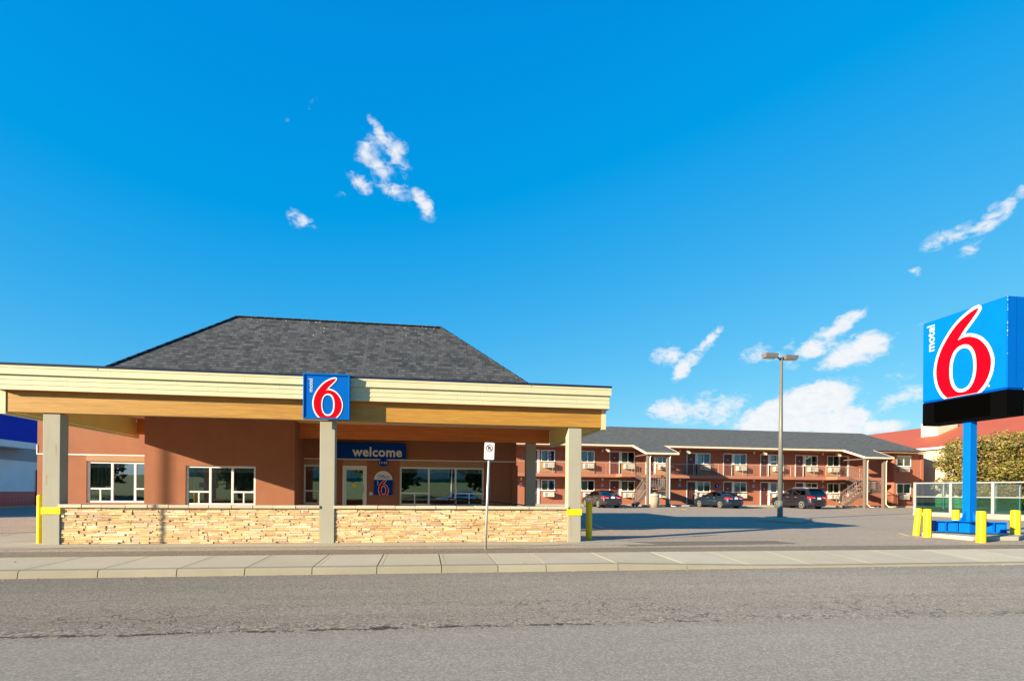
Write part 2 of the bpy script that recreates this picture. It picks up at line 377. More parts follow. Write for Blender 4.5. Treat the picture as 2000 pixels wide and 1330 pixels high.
# shingles
def shingles(name, cols, wx, hy, bs=0.6):
    m, nt, b = newmat(name)
    t = nt.nodes.new('ShaderNodeUVMap')
    outs = []
    for k, (sx_, off) in enumerate(((1.0, 0.5), (0.63, 0.33))):
        br = N(nt, 'ShaderNodeTexBrick'); br.offset = off; br.offset_frequency = 2
        br.inputs['Color1'].default_value = (0, 0, 0, 1); br.inputs['Color2'].default_value = (1, 1, 1, 1)
        br.inputs['Mortar'].default_value = (0.0, 0.0, 0.0, 1)
        br.inputs['Scale'].default_value = 1; br.inputs['Mortar Size'].default_value = 0.006
        br.inputs['Brick Width'].default_value = wx * sx_; br.inputs['Row Height'].default_value = hy
        nt.links.new(mapped(nt, t.outputs[0], (1, 1, 1), (k * 3.37, 0, 0)), br.inputs['Vector'])
        outs.append(br)
    f = math_(nt, 'ADD', math_(nt, 'MULTIPLY', outs[0].outputs['Color'], 0.55), math_(nt, 'MULTIPLY', outs[1].outputs['Color'], 0.45))
    c_ = ramp(nt, f, 0.15, 0.85, cols[0], cols[1])
    g = ramp(nt, noise(nt, t.outputs[0], 1.2, 5), 0.3, 0.7)
    c_ = mixc(nt, math_(nt, 'MULTIPLY', g, 0.2), c_, tuple(v*0.7 for v in cols[1]))
    # shadow-gap line at the butt of every course
    sx = nt.nodes.new('ShaderNodeSeparateXYZ'); nt.links.new(t.outputs[0], sx.inputs[0])
    fr = math_(nt, 'FRACT', math_(nt, 'DIVIDE', sx.outputs[1], hy))
    c_ = mixc(nt, math_(nt, 'MULTIPLY', math_(nt, 'LESS_THAN', fr, 0.13), 0.5), c_, tuple(v*0.25 for v in cols[0]))
    nt.links.new(c_, b.inputs['Base Color']); b.inputs['Roughness'].default_value = 0.93
    b.inputs['Specular IOR Level'].default_value = 0.2
    hgt = math_(nt, 'ADD', f, math_(nt, 'MULTIPLY', math_(nt, 'SUBTRACT', 1.0, fr), 1.2))
    bump(nt, b, hgt, bs, 0.012)
    return m
M['shing'] = shingles('charcoal_shingles', ((0.032, 0.036, 0.044), (0.098, 0.102, 0.114)), 0.21, 0.14)
M['shing2'] = shingles('grey_shingles', ((0.085, 0.087, 0.085), (0.145, 0.147, 0.145)), 0.33, 0.16, 0.25)
# red tile
m, nt, b = newmat('red_wall_tile'); t = nt.nodes.new('ShaderNodeUVMap')
br = N(nt, 'ShaderNodeTexBrick'); br.offset = 0
br.inputs['Color1'].default_value = (0.50, 0.0, 0.03, 1); br.inputs['Color2'].default_value = (0.42, 0.0, 0.025, 1)
br.inputs['Mortar'].default_value = (0.40, 0.06, 0.08, 1); br.inputs['Scale'].default_value = 1
br.inputs['Brick Width'].default_value = 0.3; br.inputs['Row Height'].default_value = 0.3; br.inputs['Mortar Size'].default_value = 0.014
nt.links.new(t.outputs[0], br.inputs['Vector']); nt.links.new(br.outputs[0], b.inputs['Base Color']); b.inputs['Roughness'].default_value = 0.3
M['rtile'] = m
# curtains: vertical folds
m, nt, b = newmat('curtain_cloth'); p = wpos(nt)
wv = N(nt, 'ShaderNodeTexWave'); wv.bands_direction = 'X'; wv.inputs['Scale'].default_value = 2.2; wv.inputs['Distortion'].default_value = 1.5
nt.links.new(p, wv.inputs['Vector'])
nt.links.new(mixc(nt, wv.outputs['Fac'], (0.20, 0.22, 0.13), (0.44, 0.44, 0.30)), b.inputs['Base Color']); b.inputs['Roughness'].default_value = 0.9
M['curt'] = m
m, nt, b = newmat('curtain_blue_white'); p = wpos(nt)
wv = N(nt, 'ShaderNodeTexWave'); wv.bands_direction = 'X'; wv.inputs['Scale'].default_value = 1.8; wv.inputs['Distortion'].default_value = 1.0
nt.links.new(p, wv.inputs['Vector'])
nt.links.new(mixc(nt, wv.outputs['Fac'], (0.30, 0.42, 0.48), (0.55, 0.62, 0.62)), b.inputs['Base Color']); b.inputs['Roughness'].default_value = 0.9
M['curt2'] = m
# glass
def glass(name, tint, refl=1.0, rough=0.01, base=(0.9, 0.95, 1.0), f0=0.30):
    m = bpy.data.materials.new(name); m.use_nodes = True; nt = m.node_tree
    nt.nodes.clear(); o = nt.nodes.new('ShaderNodeOutputMaterial')
    tr = nt.nodes.new('ShaderNodeBsdfTransparent'); tr.inputs[0].default_value = rgb(tint)
    gl = nt.nodes.new('ShaderNodeBsdfGlossy'); gl.inputs['Roughness'].default_value = rough; gl.inputs[0].default_value = rgb(base)
    fr = nt.nodes.new('ShaderNodeFresnel'); fr.inputs[0].default_value = 1.5
    fac = math_(nt, 'ADD', math_(nt, 'MULTIPLY', fr.outputs[0], refl), f0, clamp=True)
    n = wpos(nt); bp = nt.nodes.new('ShaderNodeBump'); bp.inputs['Strength'].default_value = 0.05; bp.inputs['Distance'].default_value = 0.01
    nt.links.new(noise(nt, n, 1.6, 2), bp.inputs['Height']); nt.links.new(bp.outputs[0], gl.inputs['Normal'])
    mx = nt.nodes.new('ShaderNodeMixShader'); nt.links.new(fac, mx.inputs[0])
    nt.links.new(tr.outputs[0], mx.inputs[1]); nt.links.new(gl.outputs[0], mx.inputs[2]); nt.links.new(mx.outputs[0], o.inputs[0])
    return m
M['glass'] = glass('window_glass', (0.62, 0.68, 0.72))
M['mglass'] = glass('motel_window_glass', (0.75, 0.82, 0.8), f0=0.05)
M['cglass'] = glass('car_glass', (0.05, 0.07, 0.08), 1.0, 0.01, f0=0.06)
M['fglass'] = glass('clear_screen_glass', (0.72, 0.80, 0.80), f0=0.02)
M['gglass'] = glass('green_screen_glass', (0.16, 0.46, 0.36), f0=0.06)
# foliage
m, nt, b = newmat('olive_leaf')
at = nt.nodes.new('ShaderNodeAttribute'); at.attribute_name = 'tint'
nt.links.new(at.outputs['Color'], b.inputs['Base Color']); b.inputs['Roughness'].default_value = 0.65
b.inputs['Specular IOR Level'].default_value = 0.25
tl = nt.nodes.new('ShaderNodeBsdfTranslucent'); nt.links.new(at.outputs['Color'], tl.inputs[0])
mx = nt.nodes.new('ShaderNodeMixShader'); mx.inputs[0].default_value = 0.25
nt.links.new(b.outputs[0], mx.inputs[1]); nt.links.new(tl.outputs[0], mx.inputs[2]); nt.links.new(mx.outputs[0], nt.nodes['Material Output'].inputs[0])
M['leaf'] = m
M['bark'] = pm('tree_bark', (0.10, 0.075, 0.05), (0.06, 0.045, 0.03), 12, 0.95, 0.5, 30)
# ------------------------------------------------------------------ lettering helpers
def text_mesh(name, body, mat, parent, cx, cz, width, height, yface, depth=0.012, bold=0.0, axis='Y', rot90=False, space=1.0):
    """flat letters standing on the plane y = yface (axis Y) or x = yface (axis X)"""
    cu = bpy.data.curves.new(name, 'FONT'); cu.body = body; cu.size = 1; cu.offset = bold; cu.space_character = space
    cu.align_x = 'LEFT'; cu.resolution_u = 3; cu.fill_mode = 'BOTH'
    tmp = bpy.data.objects.new('tmp', cu); COL.objects.link(tmp)
    dg = bpy.context.evaluated_depsgraph_get(); dg.update()
    me0 = tmp.evaluated_get(dg).to_mesh()
    vs = [tuple(v.co) for v in me0.vertices]; fs = [list(p.vertices) for p in me0.polygons]
    tmp.evaluated_get(dg).to_mesh_clear(); bpy.data.objects.remove(tmp)
    x0 = min(v[0] for v in vs); x1 = max(v[0] for v in vs); y0 = min(v[1] for v in vs); y1 = max(v[1] for v in vs)
    nv = [((v[0]-x0)/(x1-x0)-0.5, (v[1]-y0)/(y1-y0)-0.5) for v in vs]
    return flat_shape(name, nv, fs, mat, parent, cx, cz, width, height, yface, depth, axis, rot90)
def flat_shape(name, nv, fs, mat, parent, cx, cz, width, height, yface, depth, axis='Y', rot90=False):
    mb = MB(); pts = []
    for u, v in nv:
        if rot90: a, bb = -v * height, u * width        # text runs upward
        else: a, bb = u * width, v * height
        pts.append((a, bb))
    def P(a, bb, k):
        if axis == 'Y': return (cx + a, yface - k, cz + bb)
        return (yface - k, cx - a, cz + bb)            # faces -X, reading runs towards -Y
    n = len(pts)
    mb.v = [P(a, bb, depth) for a, bb in pts] + [P(a, bb, 0) for a, bb in pts]
    edges = {}
    for f in fs:
        mb.face(list(f))
        for i in range(len(f)):
            e = (f[i], f[(i+1) % len(f)]); edges[e] = edges.get(e, 0) + 1
    for (a, b2) in list(edges):
        if (b2, a) not in edges: mb.face([b2, a, a + n, b2 + n])
    return mb.build(name, mat, parent)
def catmull(P, n=6, closed=True):
    out = []; k = len(P)
    for i in range(k):
        p0, p1, p2, p3 = P[(i-1) % k], P[i], P[(i+1) % k], P[(i+2) % k]
        for j in range(n):
            t = j / n
            out.append(tuple(0.5*((2*p1[a]) + (-p0[a]+p2[a])*t + (2*p0[a]-5*p1[a]+4*p2[a]-p3[a])*t*t + (-p0[a]+3*p1[a]-3*p2[a]+p3[a])*t**3) for a in (0, 1)))
    return out
def seg_curve(P, n=6):
    out = []
    for i in range(len(P)-1):
        p0 = P[max(i-1, 0)]; p1 = P[i]; p2 = P[i+1]; p3 = P[min(i+2, len(P)-1)]
        for j in range(n):
            t = j / n
            out.append(tuple(0.5*((2*p1[a]) + (-p0[a]+p2[a])*t + (2*p0[a]-5*p1[a]+4*p2[a]-p3[a])*t*t + (-p0[a]+3*p1[a]-3*p2[a]+p3[a])*t**3) for a in (0, 1)))
    out.append(P[-1]); return out
# red numeral outline, measured on the canopy sign (x right, y down), box 320..1252 x 190..1110
tail_in = [(968, 297), (940, 335), (885, 395), (835, 445), (792, 498), (765, 535)]
bowl = [(765, 535), (830, 522), (905, 537), (985, 588), (1050, 672), (1084, 760), (1092, 825), (1081, 905), (1048, 985), (1005, 1040), (965, 1078)]
left = [(655, 1078), (603, 1022), (560, 945), (537, 860), (533, 765), (552, 668), (592, 575), (645, 495), (706, 422), (775, 362), (850, 318), (915, 292), (950, 285), (966, 287), (968, 297)]
red6 = seg_curve(tail_in)[:-1] + seg_curve(bowl) + seg_curve(left)[:-1]
def ell(cx, cy, a, b, n=40, p=2.25):
    out = []
    for i in range(n):
        t = 2*math.pi*i/n; c, s_ = math.cos(t), math.sin(t)
        out.append((cx + a*math.copysign(abs(c)**(2/p), c), cy + b*math.copysign(abs(s_)**(2/p), s_)))
    return out
def offset_poly(P, d, ymax):
    k = len(P); out = []
    area = sum(P[i][0]*P[(i+1) % k][1] - P[(i+1) % k][0]*P[i][1] for i in range(k))
    sg = 1 if area > 0 else -1
    for i in range(k):
        a = Vector(P[i-1]); b_ = Vector(P[i]); c = Vector(P[(i+1) % k])
        e1 = (b_ - a); e2 = (c - b_)
        if e1.length < 1e-6 or e2.length < 1e-6: continue
        e1.normalize(); e2.normalize()
        n1 = Vector((e1.y, -e1.x))*sg; n2 = Vector((e2.y, -e2.x))*sg
        n_ = n1 + n2
        if n_.length < 1e-6: continue
        n_.normalize(); s_ = min(1.9, 1/max(0.2, n_.dot(n1)))
        q = b_ + n_*d*s_
        if q.x > 600 and q.x < 1010 and b_.y > 1077: q = Vector((b_.x + (d*1.1 if b_.x > 800 else -d*1.1), ymax))
        out.append((q.x, min(q.y, ymax)))
    return out
wht6 = offset_poly(red6, 28, 1081)
def curve_fill(loops):
    cu = bpy.data.curves.new('c', 'CURVE'); cu.dimensions = '2D'; cu.fill_mode = 'BOTH'
    for L in loops:
        sp = cu.splines.new('POLY'); sp.points.add(len(L)-1)
        for i, (x, y) in enumerate(L): sp.points[i].co = (x/1000, -y/1000, 0, 1)
        sp.use_cyclic_u = True
    tmp = bpy.data.objects.new('tmp', cu); COL.objects.link(tmp)
    dg = bpy.context.evaluated_depsgraph_get(); dg.update()
    me0 = tmp.evaluated_get(dg).to_mesh()
    vs = [(v.co.x*1000, -v.co.y*1000) for v in me0.vertices]; fs = [list(p.vertices) for p in me0.polygons]
    tmp.evaluated_get(dg).to_mesh_clear(); bpy.data.objects.remove(tmp)
    # keep faces counter-clockwise seen from the front
    out = []
    for f in fs:
        ar = sum(vs[f[i]][0]*vs[f[(i+1) % len(f)]][1] - vs[f[(i+1) % len(f)]][0]*vs[f[i]][1] for i in range(len(f)))
        out.append(f if ar < 0 else f[::-1])
    return vs, out
hole_o = ell(815, 819, 138, 227); hole_i = ell(815, 820, 109, 197)
def numeral(parent, cx, cz, width, height, yface, axis='Y', box=(320, 190, 1252, 1110), d=0.012):
    x0, y0, x1, y1 = box
    for nm, loops, mat, dep in (('numeral_outline', [wht6, hole_i], M['wht'], d), ('numeral', [red6, hole_o], M['red'], d + 0.006)):
        vs, fs = curve_fill(loops)
        nv = [((x-x0)/(x1-x0)-0.5, 0.5-(y-y0)/(y1-y0)) for x, y in vs]
        flat_shape(nm, nv, fs, mat, parent, cx, cz, width, height, yface, dep, axis)
# ================================================================== SETTING
def struct(o): return tag(o, kind='structure')
def sheet(xs, prof, mb=None):
    mb = mb or MB()
    for i in range(len(prof)-1):
        (y0, z0), (y1, z1) = prof[i], prof[i+1]
        mb.poly([(xs[0], y0, z0), (xs[1], y0, z0), (xs[1], y1, z1), (xs[0], y1, z1)])
    return mb
struct(sheet((-700, 700), [(-600, -0.06), (12.6, -0.06), (13.2, 0.05), (95, lot(95)-0.06), (700, lot(95)-0.06)]).build('ground', M['grnd']))
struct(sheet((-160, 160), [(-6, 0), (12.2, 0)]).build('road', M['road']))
lt = MB(); sheet((-130, 130), [(15.0, lot(15)), (95, lot(95))], lt)
struct(lt.build('parking_lot', M['lot']))
struct(sheet((-130, 130), [(13.9, lot(13.9)-0.004), (15.0, lot(15.0)-0.0)]).build('asphalt_verge', M['strip']))
# kerb and pavement slabs: joints at the spacing seen in the photograph
joints_px = [(45,1111),(199,1108),(351,1107),(482,1105),(612,1104),(737,1103),(862,1102),(971,1101),(1064,1101),(1203,1101)]
jx = [W(x, y, 12.0)[0] for x, y in joints_px]
while jx[0] > -20: jx.insert(0, jx[0]-1.6)
while jx[-1] < 30: jx.append(jx[-1]+1.62)
wk = MB(); kb = MB()
def kh(x): return 0.145 - 0.095*max(0, min(1, (x-4.2)/4.0))
for a, b_ in zip(jx[:-1], jx[1:]):
    t = ru(0.90, 1.06); wk.col = (t, t*ru(0.985, 1.01), t*ru(0.95, 1.0))
    t2 = t*ru(0.93, 1.02); kb.col = (t2, t2, t2)
    if a > 5: wk.col = tuple(v*1.09 for v in wk.col)
    g = 0.013 if a < 5 else .006; z0, z1 = kh(a), kh(b_); zb = lot(13.95)+0.004
    cuts = [a+g, a+g+.085, b_-g] if -9 < a < 3 else [a+g, b_-g]
    for u0, u1 in zip(cuts[:-1], cuts[1:]):
        u1 -= .008 if u1 != cuts[-1] else 0; k0 = z0+(z1-z0)*(u0-a)/(b_-a); k1 = z0+(z1-z0)*(u1-a)/(b_-a)
        wk.hexa([(u0,12.09,-0.05),(u1,12.09,-0.05),(u1,13.92,-0.02),(u0,13.92,-0.02)], [(u0,12.09,k0+0.002),(u1,12.09,k1+0.002),(u1,13.92,zb),(u0,13.92,zb)])
    # rolled kerb face
    pa = [(a+g*.6,11.84,0.003),(a+g*.6,11.865,z0*0.80),(a+g*.6,11.885,z0*0.95),(a+g*.6,11.92,z0),(a+g*.6,12.088,z0+0.001),(a+g*.6,12.088,-0.05),(a+g*.6,11.8,-0.05)]
    pb = [(b_-g*.6, y, z*(z1/z0) if z > 0.004 else z) for _, y, z in pa]
    n = len(kb.v); kb.v += pa+pb; k = len(pa)
    for i in range(k):
        j = (i+1) % k; kb.face([n+i, n+j, n+k+j, n+k+i][::-1])
    kb.smooth = False; kb.face([n+i for i in range(k)]); kb.face([n+k+i for i in range(k)][::-1])
struct(wk.build('sidewalk', M['walk'])); struct(kb.build('kerb', M['kerb']))
base_ = MB(); base_.box(-160, 160, 11.86, 13.9, -0.04, 0.02); struct(base_.build('sidewalk_bed', M['patch']))
# concrete apron under the canopy and the darker asphalt patch beside it
XR = W(1150, 1059, 16.6)[0]
ap = MB(); yy = 15.75
c0 = G(47, 1055); c1 = G(-40, 1070)
ap.poly([(-16.5, 15.75, lot(15.75)+.006), (6.9, 15.75, lot(15.75)+.006), (5.2, 17.6, lot(17.6)+.006), (5.0, 24.2, lot(24.2)+.006), (-12.2, 24.2, lot(24.2)+.006), (-12.6, 17.6, lot(17.6)+.006)])
struct(ap.build('apron', M['slab']))
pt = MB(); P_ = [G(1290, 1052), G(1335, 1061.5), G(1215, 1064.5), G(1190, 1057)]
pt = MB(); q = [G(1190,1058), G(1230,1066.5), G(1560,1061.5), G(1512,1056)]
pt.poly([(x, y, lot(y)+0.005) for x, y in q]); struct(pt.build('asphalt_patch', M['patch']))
# yellow stall lines on the lot
ln = MB()
def stripe(p, q_, w=0.1):
    a = Vector((*p, 0)); b_ = Vector((*q_, 0)); d = (b_-a).normalized(); s_ = Vector((-d.y, d.x, 0))*w/2
    ln.poly([((v.x), (v.y), lot(v.y)+0.006) for v in (a-s_, b_-s_, b_+s_, a+s_)])
for (a, b_) in (((1160,1023),(1176,1031)), ((1165,1013),(1290,1031)), ((1310,1020),(1400,1032)), ((1385,1018),(1500,1033)), ((1500,1021),(1590,1031)), ((1522,1049),(1594,1052)),
                ((1205,1000),(1245,1008)), ((1225,999),(1330,1002)), ((1365,996),(1450,1003)), ((1480,996),(1550,1000)), ((1625,994),(1680,1004))):
    stripe(G(*a), G(*b_))
for (a, b_) in (((1756,1041),(1775,1047)), ((1780,1047),(1900,1058)), ((1900,1058),(2015,1064))): stripe(G(*a), G(*b_), 0.13)
struct(ln.build('painted_lines', M['line']))
db = MB()
for i in range(150):
    x = ru(-11, 16); y = 11.82-abs(random.gauss(0, .12)) if i % 4 else ru(12.1, 15.5); z = .008 if y < 11.9 else (lot(13.95)+.012 if y > 13.9 else kh(x)+(lot(13.95)-kh(x))*(y-12)/1.9+.012)
    if y > 13.9: z = lot(y)+.012
    s_ = ru(.006, .020); a_ = ru(0, 6.3); k = random.choice([(.5,.42,.25),(.35,.24,.12),(.62,.58,.48),(.2,.15,.1)]); db.col = k
    ca, sa = math.cos(a_), math.sin(a_)
    db.hexa([(x+u*ca-v*sa, y+u*sa+v*ca, z-.008) for u, v in ((-s_,-s_*.5),(s_,-s_*.5),(s_,s_*.5),(-s_,s_*.5))], [(x+u*ca-v*sa, y+u*sa+v*ca, z+s_*.25) for u, v in ((-s_*.6,-s_*.3),(s_*.6,-s_*.3),(s_*.6,s_*.3),(-s_*.6,s_*.3))])
M['debris'] = pm('dry_leaf_litter', (.34,.27,.16), (.2,.15,.09), 30, .9)
tag(db.build('leaf_litter', M['debris']), kind='stuff')
dxx, dyy = G(1340, 994.5); t = thing('drain_cover', 'small round iron drain cover in the lot asphalt before the motel', 'drain cover', (dxx, dyy, lot(dyy)))
s_ = MB(); s_.tube([(dxx, dyy, lot(dyy)-.05), (dxx, dyy, lot(dyy)+.015)], .32, 20); s_.build('rim', M['pad'], t)
s_ = MB(); s_.tube([(dxx, dyy, lot(dyy)+.015), (dxx, dyy, lot(dyy)+.025)], .27, 20); s_.build('lid', M['blk'], t)
# raised walk in front of the motel
MY = 50.0; MB_Y = 48.4
mw = MB(); z = lot(49)+0.11
mw.box(2, 48, 47.3, 50.2, 0.2, z)
struct(mw.build('motel_walk', M['pad'], bevel=0.02))
# ================================================================== STONE WALLS
def wall_section(x0, x1, label):
    t = thing('stone_wall', label, 'stone wall', ((x0+x1)/2, 16.75, lot(16.75)), group='low ledge stone walls under the canopy')
    zb = lot(16.7)+0.01; zt = WZ(400, 992, 16.7)
    bk = MB(); bk.box(x0, x1, 16.74, 17.0, zb, zt); bk.build('backing', M['mortar'], t)
    s = MB(); z = zb
    pal = [(0.70,0.62,0.48),(0.64,0.46,0.30),(0.52,0.33,0.20),(0.76,0.58,0.34),(0.72,0.50,0.25),(0.80,0.64,0.40),(0.66,0.43,0.20),(0.78,0.60,0.33),(0.84,0.70,0.48),(0.60,0.38,0.20),(0.74,0.55,0.30),(0.56,0.40,0.28),(0.79,0.59,0.30)]
    while z < zt-0.01:
        h = min(ru(0.030, 0.070), zt-z)
        if zt - z - h < 0.03: h = zt - z
        x = x0+0.005
        while x < x1-0.01:
            w = ru(0.10, 0.46) if rnd() < .7 else ru(0.06, 0.16)
            if x1 - x - w < 0.1: w = x1-x
            c = random.choice(pal); k = ru(0.84, 1.08); s.col = (c[0]*k, c[1]*k, c[2]*k)
            y = 16.70 - ru(0.0, 0.030); g = 0.003
            def rows(a, b_, z_, h_):
                j = lambda: ru(-0.004, 0.004)
                s.hexa([(a+g, y+j(), z_+g+j()*.5), (b_-g, y+j(), z_+g+j()*.5), (b_-g, 16.75, z_+g), (a+g, 16.75, z_+g)],
                       [(a+g, y+j(), z_+h_-g+j()*.5), (b_-g, y+j(), z_+h_-g+j()*.5), (b_-g, 16.75, z_+h_-g), (a+g, 16.75, z_+h_-g)])
            if h > 0.06 and rnd() < 0.35:
                rows(x, x+w, z, h*0.5); c = random.choice(pal); s.col = c; y = 16.70-ru(0, 0.025); rows(x, x+w, z+h*.5, h*.5)
            else: rows(x, x+w, z, h)
            x += w
        z += h
    s.build('stone_veneer', M['stone'], t)
    zc = zt; c = MB(); x = x0-0.03
    while x < x1+0.03:
        w = min(ru(0.45, 0.62), x1+0.03-x)
        if x1+0.03-(x+w) < 0.2: w = x1+0.03-x
        k = ru(0.85, 1.1); c.col = (k, k*ru(.95,1), k*ru(.9,1)); y = 16.62-ru(0, 0.02)
        c.box(x+0.004, x+w-0.004, y, 17.07, zc+0.002, zc+0.085+ru(-.006,.006)); x += w
    c.build('cap_stones', M['cap'], t, bevel=0.01)
    return t
COLW = 0.415
cxs = [W(99.5, 940, 16.65)[0], W(639, 940, 16.65)[0], W(1123, 940, 16.65)[0]]
cxs = [W(100, 940, 16.65)[0]+0.0, W(639, 940, 16.65)[0], W(1122.5, 940, 16.65)[0]]
wall_section(cxs[0]+COLW/2+0.01, cxs[1]-COLW/2-0.01, 'low tan ledge stone wall below the triple windows, left of the sign column')
wall_section(cxs[1]+COLW/2+0.01, cxs[2]-COLW/2-0.01, 'low tan ledge stone wall in front of the office door, right of the sign column')
# ================================================================== CANOPY
YF = 16.35; YB = 16.60
xr = W(1194, 780, YF)[0]; xl = cxs[0] - (xr - cxs[2]) + 0.0
xl = W(-14, 740, YF)[0]
ztop = W(600, 731, YF)[1]; zst = W(600, 751.5, YF)[1]; zbot = W(600, 779, YF)[1]
zfl = W(600, 735, YF)[1]
YBACK = 23.1
can = thing('entrance_canopy', 'flat entrance canopy with cream siding and timber beams under a dark shingled hip roof', 'canopy', ((xl+xr)/2, 20, lot(17)))
fas = MB()
def boards(yf, z0, z1, n, x0, x1, ysg=-1):
    h = (z1-z0)/n
    for i in range(n):
        a = z0+i*h; b_ = a+h
        xs = [x0]; x = x0 + ru(1.5, 3.6)
        while x < x1-0.6: xs.append(x); x += ru(2.4, 3.7)
        xs.append(x1)
        for p, q_ in zip(xs[:-1], xs[1:]):
            fas.hexa([(p+.002, yf-0.014, a+.002), (q_-.002, yf-0.014, a+.002), (q_-.002, yf+.05, a+.002), (p+.002, yf+.05, a+.002)],
                     [(p+.002, yf, b_+.004), (q_-.002, yf, b_+.004), (q_-.002, yf+.05, b_+.004), (p+.002, yf+.05, b_+.004)])
h3 = (zst-0.0-zbot)
boards(YF+0.05, zbot, zst, 3, xl+0.04, xr-0.04)
boards(YF, zst+0.0, zfl-0.07, 1, xl, xr); fas.box(xl, xr, YF-0.012, YF+.05, zfl-0.066, zfl)
for x0_, x1_ in ((xl, xl+0.05), (xr-0.05, xr)):
    fas.box(x0_, x1_, YF+0.052, YBACK+0.5, zst+.003, zfl); fas.box(x0_+.03, x1_-.03, YF+0.09, YBACK+0.45, zbot, zst+.001)
fas.build('fascia', M['cream'], can)
nv_ = MB(); nv_.box(xl-0.01, xr+0.01, YF-0.025, YF+0.08, zfl+.001, ztop); nv_.box(xr-.08, xr+.01, YF+.082, YBACK+.5, zfl+.001, ztop); nv_.box(xl-.01, xl+.08, YF+.082, YBACK+.5, zfl+.001, ztop)
nv_.build('edge_flashing', M['navy'], can)
# beams
zb_ = W(1120, 832.5, YB)[1]
zb_ = (W(1120, 832.5, YB)[1] + W(100, 807.5, YB)[1])/2
zs_ = W(700, 829, YBACK)[1]                       # soffit level
xbl = W(12, 790, YB)[0]; xbr = W(1174.6, 815, YB)[0]
bm = MB(); bm.box(xbl, xbr, YB, YB+0.22, zb_, zbot+0.12); o = bm.build('front_beam', M['wood'], can)
bk = MB(); zbb = W(1000, 864, YBACK)[1]; zbt = zs_-.002
bk.box(xbl+0.14, xbr-0.14, YBACK, YBACK+0.22, zbb, zbt); bk.build('back_beam', M['wood2'], can)
tr = MB(); zt_ = W(1180, 839, YB)[1]
for s_, xx in ((-1, xbl), (1, xbr)):
    a, b_ = (xx, xx+s_*0.14); tr = MB()
    tr.box(a+s_*.002, b_, YB-0.02, YBACK+0.5, zt_, zbot+.01)
    tr.build('side_trim', M['cream'], can)
tr = MB()
for s_, xx in ((-1, xbl), (1, xbr)):
    tr = MB(); tr.box(xx-s_*.13, xx, YB+.225, YBACK-.005, zb_, zs_-.003); tr.build('side_beam', M['creamd'], can)
sf = MB(); sf.box(xbl, xbr, YB+.222, YBACK+1.0, zs_, zs_+.1); sf.build('soffit', M['gut'], can)
sf = MB(); sf.box(xl+.06, xr-.06, YF+.11, YB-.002, zbot+.01, zbot+.05); sf.build('eave_soffit', M['wood2'], can)
rf = MB(); rf.box(xl+.06, xr-.06, YF+.11, YBACK+1.0, max(zbot,zs_)+.15, zfl+.02); rf.build('roof_deck', M['navy'], can)
# columns
def column(x, y, ztop_, nm='column', w=COLW, d=0.36):
    c = MB(); c.box(x-w/2, x+w/2, y, y+d, lot(y)-0.05, ztop_); return c.build(nm, M['colc'], can, bevel=0.012)
colo = [column(x, 16.65, zb_-.003) for x in cxs]
xb = W(1037, 940, 23.15)[0]; column(xb, 23.15, zbb-.003)
for i in (0, 2):
    g = MB(); z0, z1 = W(1120, 1006, 16.6)[1], W(1120, 994.3, 16.6)[1]; x = cxs[i]
    g.box(x-COLW/2-.022, x+COLW/2+.022, 16.628, 16.648, z0, z1)
    for s_ in (-1, 1): g.box(x+s_*(COLW/2+.002), x+s_*(COLW/2+.022), 16.6482, 16.75 if s_*(1-i) > 0 else 17.0, z0, z1)
    for dx in (-.17, .17): g.box(x+dx-.012, x+dx+.012, 16.618, 16.63, (z0+z1)/2-.012, (z0+z1)/2+.012)
    g.build('column_guard', M['guard'], colo[i], bevel=.004)
# rust streaks on the columns (real stains)
rs = pm('rust_stain', (0.36, 0.16, 0.05), (0.40, 0.30, 0.18), 12, 0.9)
for x, y0, y1 in ((109.3,868,890),(90.5,927,946)):
    X0, Z0 = W(x, y0, 16.648); X1, Z1 = W(x, y1, 16.648)
    s_ = MB(); s_.poly([(X0-.012,16.6482,Z0),(X0+.012,16.6482,Z0),(X1+.006,16.6482,Z1),(X1-.004,16.6482,Z1)]); s_.build('rust_stain', rs, colo[0])
X0, Z0 = W(1114.5, 1008, 16.648); X1, Z1 = W(1116, 1046, 16.648)
s_ = MB(); s_.poly([(X0-.012,16.6482,Z0),(X0+.010,16.6482,Z0),(X1+.004,16.6482,Z1),(X1-.004,16.6482,Z1)]); s_.build('rust_stain', rs, colo[2])
# hip roof: 42 degree slopes, ridge 19 m out, sitting on the canopy and lobby
YR = 19.0; rx0, rz0 = W(460, 618, YR); rx1, rz1 = W(862, 641, YR); rz = (rz0+rz1)/2
zbase = zfl - 0.05; m_ = 0.9; t_ = (rz-zbase)/m_
a, b_, c, d = (rx0-t_, YR-t_, zbase), (rx1+t_, YR-t_, zbase), (rx1+t_, YR+t_, zbase), (rx0-t_, YR+t_, zbase)
A, B_ = (rx0, YR, rz), (rx1, YR, rz)
hp = MB()
hp.poly([a, b_, B_, A]); hp.poly([b_, c, B_]); hp.poly([c, d, A, B_]); hp.poly([d, a, A]); hp.poly([a, d, c, b_])
roofo = hp.build('hip_roof', M['shing'], can)
rc = MB()
for p, q_ in ((A, B_), (a, A), (b_, B_)):
    p = Vector(p); q_ = Vector(q_); L = (q_-p).length; n = int(L/0.14)
    for i in range(n):
        u = p.lerp(q_, i/n); v = p.lerp(q_, min(1, (i+1.15)/n)); k = 0.012+0.004*(i % 2)
        if p is A: pass
        rc.bar(u+Vector((0,0,k)), v+Vector((0,0,k+.004)), 0.15, 0.018)
rc.build('ridge_caps', M['shing'], roofo)
